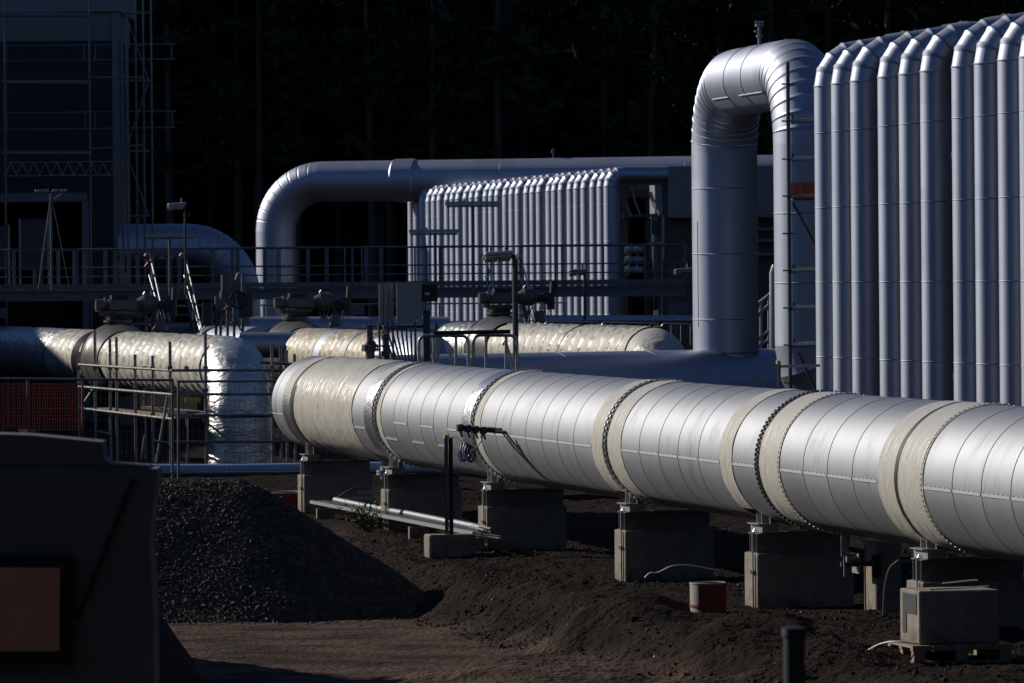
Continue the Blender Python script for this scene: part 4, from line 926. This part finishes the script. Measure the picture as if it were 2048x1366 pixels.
# ------------------------------------------------------------------ cabinets, railing, conduits behind the pipeline crown
yc=99.5; cb=thing('control_cabinets','row of grey electrical cabinets on a frame with a fan of conduits','cabinet',V((X(800,yc,720),yc,1.9)))
def pbox(name,x0,x1,y0,y1,Y,dep,m,par,bev=.006):
    a,b=P(x0,y1,Y),P(x1,y0,Y); c=(a+b)/2+V((0,dep/2,0)); return MB().obox(c,V((abs(b.x-a.x)/2,0,0)),V((0,dep/2,0)),UP*abs(b.z-a.z)/2,bev).build(name,M[m],par)
pbox('cabinet',793,843,565,647,yc-.3,.4,'cabinet',cb)
for x in (758,768,778): pbox('cabinet_door',x,x+8,567,646,yc-.1,.3,'cabinet',cb)
pbox('label_plate',832,839,640,644,yc-.31,.008,'lamp',cb,0)
pbox('controller_box',843,875,569,603,yc-.3,.25,'black',cb); pbox('label_plate',850,859,585,590,yc-.309,.008,'lamp',cb,0)
MB().beam(P(760,655,yc-.05),P(850,653,yc-.05),.05,.05).build('frame_rail',M['dark_steel'],cb)
for x in (758,766,775,785,830,873): MB().cyl(P(x,646,yc-.08),P(x+2,724,yc-.08),.02,6).build('frame_leg',M['dark_steel'],cb)
pbox('post',847,860,622,725,yc-.2,.12,'dark_steel',cb)
for i in range(8):
    a=P(768+9*i,668+2*(i%2),yc-.15-.02*i); b=P(788+6*i,722,yc-.2-.02*i); MB().tube([P(768+9*i,650,yc-.15-.02*i),a,b],.018,6).build('conduit',M['steel'],cb)
for i in range(4): MB().tube([P(846+5*i,603,yc-.25),P(845+6*i,615,yc-.25),P(852+i,626,yc-.22)],.008,5).build('cable',M['black'],cb)
for i in range(3): MB().tube([P(738,680-4*i,yc-5),P(760,672-4*i,yc-3),P(790,660-3*i,yc-.3)],.01,5).build('cable',M['dark_steel'],cb)
yg=97.5
def hoop(x0,x1,y0,y1,mids,label,Y=yg,extra=()):
    o=thing('guard_rail',label,'railing',P((x0+x1)/2,y1,Y))
    pts=[p for p,_ in fillet([P(x0,y1,Y),P(x0,y0,Y),P(x1,y0+1,Y),P(x1,y1,Y)],.12,6)]
    MB().tube(pts,.028,8).build('hoop',M['galv'],o)
    for m_ in mids: MB().cyl(P(m_,y0+3,Y),P(m_,y1,Y),.026,8).build('rail_post',M['galv'],o)
    for e in extra: MB().cyl(P(e[0],e[1],Y+.1),P(e[2],e[3],Y+.1),.026,8).build('brace',M['galv'],o)
hoop(838,937,671,738,(868,876,912),'left dark hoop of the guard rail behind the silver pipeline',extra=((893,683,907,735),))
hoop(947,1034,670,742,(972,1012),'right dark hoop of the guard rail beside the floodlight pole',extra=((1010,680,1028,738),(1012,679,1005,690)))
solo('dark_bar',MB().cyl(P(868,666,yg-.1),P(1021,663,yg-.1),.035,10),M['black'],'straight black bar lying level across the guard rail hoops','bar',origin=P(950,665,yg-.1))
# crowd barriers by the right taped pipeline
for i,(x0,x1,l) in enumerate(((1090,1200,'left one of the three low grey barriers behind the right taped pipeline'),(1203,1320,'middle one of the three low grey barriers behind the right taped pipeline'),(1323,1400,'right one of the three low grey barriers, next to the big U pipe'))):
    Y=138; o=thing('crowd_barrier',l,'barrier',P((x0+x1)/2,690,Y),'low barriers behind the right taped pipeline')
    pts=[p for p,_ in fillet([P(x0,690,Y),P(x0,643+2*i,Y),P(x1,645+2*i,Y),P(x1,690,Y)],.1,5)]; MB().tube(pts,.022,6).build('frame',M['galv'],o)
    s=MB(); n=int((x1-x0)/17)
    for k in range(1,n): s.cyl(P(x0+(x1-x0)*k/n,645+2*i,Y),P(x0+(x1-x0)*k/n,690,Y),.01,5)
    s.build('bars',M['galv'],o)
# stair handrails seen through the inverted U
so_=thing('stair_rails','sloping stair rails seen through the gap of the inverted U','railing',P(1535,680,116)); 
for a in ((1500,620,1575,560),(1500,640,1575,580),(1500,685,1575,640),(1500,700,1575,660)): MB().cyl(P(a[0],a[1],116),P(a[2],a[3],116),.03,8).build('handrail',M['galv'],so_)
for a in ((1538,590),(1522,605)): MB().cyl(P(a[0],a[1],116),P(a[0],720,116),.03,8).build('rail_post',M['galv'],so_)
MB().tube([P(1545,720,115),P(1545,545,115),P(1549,533,115),P(1560,530,115)],.06,10).build('hoop_end',M['galv'],so_)
# pale low pipes in the background, sunlit
for (x0,x1,y,Y,r,l) in ((500,900,656,140,.28,'pale blue-grey pipe running level behind the middle valve'),(1080,1400,640,142,.12,'thin pale pipe running level behind the low barriers'),(480,640,690,132,.3,'pale pipe half hidden behind the middle taped pipeline')):
    solo('level_pipe',MB().tube([P(x0,y,Y),P((x0+x1)/2,y,Y),P(x1,y,Y)],r,28),M['alu'],l,'pipe',origin=P(x0,y,Y))
# plant building behind the far risers at right
yp=166; pb_=thing('plant_building','grey clad plant building behind the inverted U','building',P(1450,640,yp))
def fb(name,x0,x1,y0,y1,Y,dep,m): return pbox(name,x0,x1,y0,y1,Y,dep,m,pb_,0)
fb('wall',1318,1760,436,820,yp+.4,6,'dark_steel'); fb('cladding_panel',1310,1760,330,432,yp,6.2,'panel_grey'); fb('ledge',1312,1750,428,436,yp-.3,1,'steel')
for i,x in enumerate((1390,1470,1550)): fb('panel_joint',x,x+2,331,431,yp-.02,.019,'dark_steel')
for y in (455,478,505): fb('louvre',1500,1560,y,y+6,yp,.3,'steel')
sr2=thing('pipe_rack','dark steel rack with pale plates at the right end of the slim risers','pipe rack',P(1290,640,153))
for x,y0,y1,w_ in ((1262,372,412,.06),(1300,384,415,.16),(1270,400,430,.05),(1308,400,430,.09),(1252,410,432,.09)):
    a,b=P(x,y0,152.5),P(x+10,y1,152.5); MB().beam(a,b,w_,.02,up=V((-.8,-.5,0))).build('gusset_plate',M['galv'],sr2)
MB().beam(P(1244,366,153),P(1330,364,153),.3,.16).build('rack_beam',M['dark_steel'],sr2); MB().beam(P(1246,432,153),P(1325,431,153),.3,.1).build('rack_beam',M['dark_steel'],sr2)
for x in (1250,1330): MB().beam(P(x,820,153.4),P(x,366,153.4),.16,.16).build('rack_post',M['dark_steel'],sr2)
MB().cyl(P(1282,352,153),P(1300,352,153),.22,16).build('stub_end',M['galv'],sr2)
sp=thing('tall_valve','slim valve spindle frame rising above the walkway at right','valve',P(1312,600,147.8))
MB().cyl(P(1312,620,147.8),P(1312,430,147.8),.07,10).build('spindle',M['steel'],sp)
for x in (1303,1327): MB().cyl(P(x,520,147.8),P(x,430,147.8),.025,6).build('yoke_bar',M['galv'],sp)
MB().beam(P(1298,486,147.8),P(1330,486,147.8),.1,.06).build('yoke_plate',M['galv'],sp); MB().obox(P(1313,455,147.8),E*.1,D*.1,UP*.18,.02).build('actuator_motor',M['dark_steel'],sp)
for i in range(3): solo('insulator_stack',MB().cyl(P(1250,500+20*i,150),P(1286,500+20*i,150),.09,10).cyl(P(1256,500+20*i,150),P(1262,500+20*i,150),.14,12).cyl(P(1272,500+20*i,150),P(1278,500+20*i,150),.14,12),M['galv'],('top','middle','lowest')[i]+' one of the three short flanged pipe stubs right of the slim risers','pipe stub','flanged stubs right of the slim risers',origin=P(1268,500+20*i,150))

# ------------------------------------------------------------------ fences and small pipes at left
def wirefence(x0,x1,y0,y1,Y,label,rel=1):
    o=thing('wire_fence',label,'fence',P((x0+x1)/2,y1,Y),'wire fence panels at left')
    a,b,c,d=P(x0,y1,Y),P(x0,y0,Y),P(x1,y0-3,Y),P(x1,y1-3,Y)
    MB().cyl(a,b,.026,8).build('post',M['steel'],o); MB().cyl(d,c,.026,8).build('post',M['steel'],o); MB().cyl(b-UP*.03,c-UP*.03,.024,8).build('top_tube',M['steel'],o); MB().cyl(a+UP*.2,d+UP*.2,.022,8).build('bottom_tube',M['steel'],o)
    s=MB(); n=int(abs(x1-x0)/10)
    for k in range(1,n): s.cyl(a.lerp(d,k/n)+UP*.2,b.lerp(c,k/n)-UP*.03,.0032,3)
    for k in range(1,9): s.cyl(a.lerp(b,.1+.9*k/9),d.lerp(c,.1+.9*k/9),.0032,3)
    m=s.build('wire_mesh',M['steel'],o); m['kind']='stuff'
wirefence(357,735,760,968,105,'wire mesh fence panel right of the clamp, before the taped elbow')
wirefence(345,-34,757,968,105,'wire mesh fence panel left of the clamp, before the scaffold')
on=thing('net_fence','orange red plastic net fence in the shade at the left edge','fence',P(60,840,112)); s=MB(); y=112
for k in range(46): s.beam(P(-60+5*k,766,y),P(-60+5*k,860,y),.018,.008)
for k in range(14): s.beam(P(-60,768+7*k,y+.01),P(168,768+7*k,y+.01),.02,.008)
n_=s.build('net',M['orange'],on); 
for x in (-50,55,165): MB().cyl(P(x,890,y+.05),P(x,758,y+.05),.025,6).build('post',M['dark_steel'],on)
solo('blue_pipe',MB().tube([P(300,940,107),P(450,940.5,107),P(592,938,107),P(900,934,107)],.115,24),M['blue'],'thin pale blue pipe lying level in front of the taped elbow','pipe',origin=P(320,940,107))
rb=P(560,1020,98); rb.z=G(rb.x,98); o=thing('red_tub','flat red tub half hidden behind the gravel heap','tub',rb)
MB().tube([rb,rb+UP*.26],[.38,.42],28,cap=False).tube([rb+UP*.02,rb+UP*.03],[.38,.38],28).build('tub',M['red'],o); MB().ring(rb+UP*.26,UP,.42,.018,28).build('rim',M['white'],o)
# ------------------------------------------------------------------ post on block, manifold, cable coil
yk=80.6; bl=P(893,1108,yk); cx=P(897,1090,yk).x; kb=thing('post_block','low concrete block carrying the slotted post','concrete block',V((cx,yk,0)))
MB().obox(V((P(900,1090,yk).x,yk+.1,.14)),E*.34,D*.2,UP*.17,.02).build('block',M['concrete'],kb)
sk=thing('slotted_post','slotted steel post with a yellow cap standing on a low concrete block','post',V((P(897,1062,yk).x,yk,.31)))
zt_=P(897,876,yk).z
c=MB(); x=P(893,970,yk).x; c.beam(V((x,yk,.31)),V((x,yk,zt_)),.055,.05); 
c.build('channel',M['steel'],sk); x=P(902,970,yk).x; MB().beam(V((x,yk+.01,.31)),V((x,yk+.01,zt_)),.06,.06).build('channel',M['black'],sk)
s=MB(); x=P(891,970,yk).x
for k in range(24): s.box(V((x,yk-.029,.4+k*(zt_-.5)/24)),.014,.006,.03)
s.build('slots',M['black'],sk); MB().obox(V((P(893,900,yk).x,yk,zt_+.02)),E*.034,D*.034,UP*.026,.005).build('cap',M['yellow'],sk)
cc=thing('cable_coil','coil of dark blue cable hanging from the top of the slotted post','cable',P(928,905,80)); 
pts=[P(902,874,yk-.04),P(912,874,80.2),P(922,884,80.1),P(930,896,80)]; MB().tube(pts,.013,8).build('lead',M['cable_blue'],cc)
for i in range(7):
    q=P(924+3.2*i,905+random.uniform(-3,3),80-.02*i); pts=[q+V((math.cos(a)*.055*random.uniform(.8,1.2),math.sin(a)*.03,math.sin(a)*random.uniform(.1,.13))) for a in [2*math.pi*k/14 for k in range(14)]]
    MB().tube(pts,.011,6,closed=True).build('loop',M['cable_blue'],cc)
jm_=thing('sensor_manifold','dark manifold bar with four boxes on the sunny side of the pipeline','manifold',P(950,858,79.4)); ym=79.2
MB().cyl(P(914,853,ym),P(990,861,ym),.022,8).build('bar',M['dark_steel'],jm_)
for i in range(4):
    q=P(920+15.5*i,855.5+1.7*i,ym); MB().obox(q,E*.045,D*.05,UP*.05,.012).obox(q+UP*.02-D*.05,E*.03,D*.02,UP*.03).build('sensor_box',M['valve_dark'],jm_)
    MB().cyl(q-UP*.04,q-UP*.13+E*.03,.016,6).build('gland',M['dark_steel'],jm_)
MB().cyl(P(975,859,ym),P(990,860,ym),.035,8).cyl(P(989,856,ym),P(989,868,ym),.014,6).build('tap',M['dark_steel'],jm_)
MB().cyl(P(930,858,ym),on_pipe(axY(ym+.9),.02,R0-.02),.025,8).cyl(P(965,861,ym),on_pipe(axY(ym+.6),-.02,R0-.02),.025,8).build('bracket',M['dark_steel'],jm_)
MB().tube([P(965,865,ym),P(963,880,ym-.05),P(955,893,ym-.05),P(940,905,79.9)],.01,6).build('cable',M['black'],jm_)
# ------------------------------------------------------------------ cable tray run
tA=P(668,1003,94); tB=P(1000,1066,80.8); ct=thing('cable_tray','low cable tray with silver conduits running along the pipeline','cable tray',V((tA.lerp(tB,.5).x,87.4,0)))
tt=(tB-tA).normalized(); ts=V((tt.y,-tt.x,0)).normalized()*-1
for s_,z_ in ((0,-.07),(.38,-.0)): MB().beam(tA+ts*s_*-1+UP*z_,tB+ts*s_*-1+UP*z_,.05,.05).build('side_rail',M['lamp'],ct)
for i,(u0,u1) in enumerate(((.01,.22),(.24,.45),(.47,.72),(.74,.93))): 
    MB().cyl(tA.lerp(tB,u0)+UP*.03,tA.lerp(tB,u1)+UP*.02,.05,14).build('conduit',M['galv'],ct)
for i in range(3): MB().tube([tA.lerp(tB,k/12)+UP*(.0+.015*math.sin(k*1.7+i))-ts*(.12+.07*i) for k in range(13)],.016,6).build('cable',M['black'],ct)
for u in (.02,.33,.62,.93):
    q=tA.lerp(tB,u)-ts*.19; gzq=G(q.x,q.y); MB().obox(V((q.x,q.y,(gzq-.1+q.z-.1)/2)),ts*.15,tt*.05,UP*((q.z-.1-gzq+.1)/2)).build('footing',M['concrete'],ct)
for u in (.1,.25,.4,.55,.7,.85): MB().beam(tA.lerp(tB,u)-UP*.045,tA.lerp(tB,u)-ts*.38-UP*.01,.03,.02).build('rung',M['galv'],ct)
for i,(u,l) in enumerate(((.90,.2),(.95,.22))): q=tA.lerp(tB,u)-ts*(.1+.2*i); MB().beam(q+UP*.08,q+tt*1.2+UP*.06,.04,.02).build('side_rail',M['lamp'],ct)
MB().tube([tA+UP*.02,P(690,985,94),P(706,976,94.5),P(740,975,95)],.014,6).build('cable',M['cable_blue'],ct)
for (a,b) in (((690,998),(752,996)),((715,985),(760,985))): MB().beam(P(*a,95.2),P(*b,95.2),.04,.04).build('side_rail',M['galv'],ct)
# ------------------------------------------------------------------ plain post with pipe stub, tub, block on pallet
ye=65.6; ex=P(1742,1160,ye).x; ep_=thing('clamp_post','slim concrete post with a clamped pipe stub under the pipeline','concrete post',V((ex+.12,ye+.2,0)))
MB().obox(V((ex+.15,ye+.24,.36)),E*.15,D*.26,UP*.47,.008).build('post',M['concrete'],ep_)
q=P(1722,1128,ye); MB().cyl(V((ex-.35,ye-.05,q.z)),V((ex+.6,ye+.16,q.z)),.03,12).build('pipe_stub',M['dark_steel'],ep_)
MB().obox(V((ex-.16,ye+.12,q.z+.0)),E*.014,D*.14,UP*.115,.004).cyl(V((ex-.17,ye+.1,q.z+.06)),V((ex-.27,ye+.08,q.z+.06)),.065,16).cyl(V((ex-.26,ye+.08,q.z+.06)),V((ex-.29,ye+.075,q.z+.06)),.08,16).build('flange_plate',M['galv'],ep_)
MB().obox(V((ex+.06,ye-.06,q.z-.02)),E*.05,D*.03,UP*.13,.004).build('clamp_plate',M['black'],ep_)
MB().tube([V((ex-.06,ye+.05,.8)),V((ex-.065,ye+.05,.4)),V((ex-.06,ye+.05,-.05))],.009,6).build('earthing_cable',M['black'],ep_)
yt=66.4; q=P(1416,1225,yt); q.z=G(q.x,yt)-.04; tb_=thing('round_tub','round white and red plastic tub sunk in the brown soil','tub',q); zt2=P(1416,1166,yt).z
h=zt2-q.z; MB().tube([q,q+UP*h,q+UP*h,q+UP*.05],[.205,.212,.195,.19],40,up=E).build('tub',M['white'],tb_,20); MB().ring(q+UP*h,UP,.206,.012,40).build('rim',M['white'],tb_)
def arcsh(name,a0,a1,z0,z1,r,m,par,c):
    b=MB(); n=24
    for i in range(n+1):
        a=math.radians(a0+(a1-a0)*i/n); b.v+= [c+V((math.cos(a)*r,math.sin(a)*r,z0)),c+V((math.cos(a)*r,math.sin(a)*r,z1))]
    for i in range(n): b.face((2*i,2*i+2,2*i+3,2*i+1),None,True)
    return b.build(name,M[m],par)
arcsh('red_panel',-122,35,.02,h-.015,.2155,'red',tb_,q); arcsh('red_stripe',-200,-122.2,h*.28,h*.36,.2165,'red',tb_,q)
yb2=57.0; c0=P(1835,1330,yb2); pzb=G(c0.x,yb2)-.02; xb_=c0.x
pal=thing('wooden_pallet','wooden pallet under the concrete block at lower right','pallet',V((xb_+.4,yb2+.4,pzb)))
ctr=V((xb_+.36,yb2+.45,pzb))
for s_ in (-.43,-.22,0,.22,.43): MB().obox(ctr+E*s_+UP*.17,E*.09,D*.44,UP*.013).build('top_board',M['wood'],pal)
for s_ in (-.4,0,.4):
    MB().obox(ctr+D*s_+UP*.143,E*.52,D*.05,UP*.012).build('cross_board',M['wood'],pal); MB().obox(ctr+D*s_+UP*.012,E*.52,D*.05,UP*.012).build('bottom_board',M['wood'],pal)
    for e_ in (-.45,0,.45): MB().obox(ctr+D*s_+E*e_+UP*.077,E*.06,D*.05,UP*.052).build('pallet_block',M['wood'],pal)
kb2=thing('concrete_block','big grey concrete block on the wooden pallet at lower right','concrete block',ctr+UP*.185)
b0=ctr+UP*.185; MB().obox(b0+UP*.27,E*.42,D*.34,UP*.268,.012).build('block',M['concrete'],kb2)
MB().obox(b0+UP*.4-E*.42-D*.06,E*.008,D*.2,UP*.1).obox(b0+UP*.3-E*.42-D*-.16,E*.0085,D*.06,UP*.2).build('shadow_patch',M['dark_steel'],kb2)  # thin dark plates imitating cast shadows on the block's sunny face
MB().tube([b0+UP*.55-E*.3-D*.3,b0+UP*.56+E*.1-D*.28,b0+UP*.57+E*.35-D*.2],.008,5).tube([b0+UP*.6-E*.1-D*.1,b0+UP*.62+E*.25,b0+UP*.62+E*.3],.008,5).build('strap',M['lamp'],kb2)
# white cables on the ground
def gcable(name,pts,label,m='cable_white',r=.009):
    q=[P(px,py,Y)+UP*0 for px,py,Y in pts]; fl=[]
    for i in range(len(q)-1):
        p0=q[max(0,i-1)];p1=q[i];p2=q[i+1];p3=q[min(len(q)-1,i+2)]
        for k in range(6):
            t=k/6; fl.append(.5*((2*p1)+(p2-p0)*t+(2*p0-5*p1+4*p2-p3)*t*t+(3*p1-p0-3*p2+p3)*t**3))
    fl.append(q[-1]); solo(name,MB().tube(fl,r,6),M[m],label,'cable',origin=q[0])
gcable('loose_cable',[(1289,1156,71),(1300,1146,71),(1316,1145,71),(1345,1132,71),(1380,1131,71.2),(1430,1140,71.5)],'thin pale cable arching off the ground behind the red and white tub')
gcable('loose_cable',[(1180,1165,73.2),(1196,1162,73.2),(1212,1165,73.1),(1240,1169,73),(1270,1168,73)],'thin white cable lying on the ground at the middle pier')
gcable('loose_cable',[(1667,1308,57.6),(1672,1315,57.6),(1700,1314,57.5),(1730,1303,57.4),(1760,1288,57.2),(1790,1283,57),(1835,1287,56.9)],'thin white cable curling from the pallet over the brown soil')
gcable('loose_cable',[(1797,1120,60),(1780,1135,60.1),(1772,1160,60.2),(1768,1190,60.3),(1766,1230,60.4)],'dark hose hanging beside the nearest pier','steel',.01)
# weed by the tray
wp=P(735,1062,88); wp.z=G(wp.x,88); wd=thing('weed_plant','straggly dark weed growing under the cable tray','plant',wp); r=np.random.default_rng(9); s=MB(); lv=[]
for i in range(26):
    d=V((r.normal(0,.28),r.normal(0,.2),r.uniform(.25,.55))); s.tube([wp,wp+d*.6,wp+d],[.006,.005,.003],4)
    for k in range(12): lv.append((wp+d*r.uniform(.3,1)+V(r.normal(0,.03,3)),r.uniform(.012,.03)))
s.build('stems',M['weed'],wd); v,f=leafmesh(lv,r); me=bpy.data.meshes.new('leaves'); me.from_pydata((v-np.array(wp)).tolist(),[],f.tolist()); me.materials.append(M['weed']); c=bpy.data.objects.new('leaves',me); COL.objects.link(c); c.parent=wd
# ------------------------------------------------------------------ blurred foreground
yq=30; tk=thing('site_truck','dark out of focus site vehicle with an orange panel at lower left','vehicle',P(100,1366,yq))
def tb3(name,x0,x1,y0,y1,Y,dep,m,bev=.03): return pbox(name,x0,x1,y0,y1,Y,dep,m,tk,bev)
def prism(name,outline,Y,dep,m,par):
    b=MB(); n=len(outline); f=[P(x,y,Y) for x,y in outline]; b.v+=f+[p+V((0,dep,0)) for p in f]
    b.face(tuple(range(n))); b.face(tuple(reversed(range(n,2*n))))
    for i in range(n): j=(i+1)%n; b.face((i,i+n,j+n,j))
    return b.build(name,M[m],par)
prism('body',[(-200,1700),(312,1700),(307,1240),(299,1080),(307,1000),(314,950),(312,938),(-200,938)],yq,.45,'truck',tk)
prism('cab_roof',[(-200,937),(300,937),(293,932),(216,927),(207,916),(203,884),(60,870),(-200,862)],yq+.05,.35,'truck',tk)
prism('panel_rim',[(-200,1330),(148,1330),(150,1118),(144,1112),(-200,1110)],yq-.06,.055,'black',tk)
prism('panel',[(-200,1302),(118,1302),(119,1136),(-200,1134)],yq-.1,.036,'orange_panel',tk)
prism('side_rib',[(150,1240),(262,960),(272,960),(160,1240)],yq-.02,.018,'black',tk)
hp=MB(); cxh=P(230,1366,44).x; nx=40; 
xs=np.linspace(-5.4,-1.0,60); ysn=np.linspace(42,46.5,50); Xg,Yg=np.meshgrid(xs,ysn); Z=1.25-.95*np.abs(Xg+3.25)-.5*np.abs(Yg-44)+.22*fbm(Xg,Yg,2.2,5)
Z=np.maximum(Z,-.8); co=np.stack([Xg,Yg,Z],-1).reshape(-1,3); i=np.arange(49)[:,None]*60+np.arange(59)[None]; f=np.stack([i,i+1,i+61,i+60],-1).reshape(-1,4)
me=bpy.data.meshes.new('soil_heap'); me.from_pydata(co.tolist(),[],f.tolist()); me.polygons.foreach_set('use_smooth',[True]*len(f)); me.materials.append(M['clod']); o=bpy.data.objects.new('soil_heap',me); COL.objects.link(o); tag(o,'blurred brown soil heap at the foot of the dark vehicle','soil heap')
yfp=24; q=P(1588,1262,yfp); fp_=thing('fence_post','dark green round fence post, out of focus, at the lower edge right of centre','fence post',V((q.x,yfp,0)))
MB().cyl(V((q.x,yfp,-.1)),V((q.x,yfp,q.z)),.046,20).build('post',M['green'],fp_); MB().tube([q-UP*.02,q+UP*.012,q+UP*.022],[.054,.052,.02],20).build('cap',M['black'],fp_)
# rubble in the shade behind the vehicle, left
rub=np.random.default_rng(3); pos=[];sz=[]
for i in range(260):
    a=P(rub.uniform(-30,215),rub.uniform(835,905),60+rub.uniform(0,6)); pos.append((a.x,a.y,0)); sz.append(rub.uniform(.03,.14))
pos=np.array(pos); hh=np.clip(2.15-1.3*np.maximum(0,pos[:,0]+5.35)-.35*np.abs(pos[:,1]-63),-.4,3); pos[:,2]=hh+.1*rub.normal(size=len(hh))
xs=np.linspace(-9,-2.6,70); ysn=np.linspace(57.5,69,50); Xg,Yg=np.meshgrid(xs,ysn); Z=2.1-1.3*np.maximum(0,Xg+5.4)-.35*np.abs(Yg-63)+.3*fbm(Xg,Yg,1.9,5); Z=np.maximum(Z,-.7)
co=np.stack([Xg,Yg,Z],-1).reshape(-1,3); i=np.arange(49)[:,None]*70+np.arange(69)[None]; q4=np.stack([i,i+1,i+71,i+70],-1).reshape(-1,4); tri=np.concatenate([q4[:,:3],q4[:,[0,2,3]]])
o=stones('rubble_heap',pos,np.array(sz),M['clod'],(co,tri)); tag(o,'dark rubble heap in the shade behind the out of focus vehicle','rubble heap')
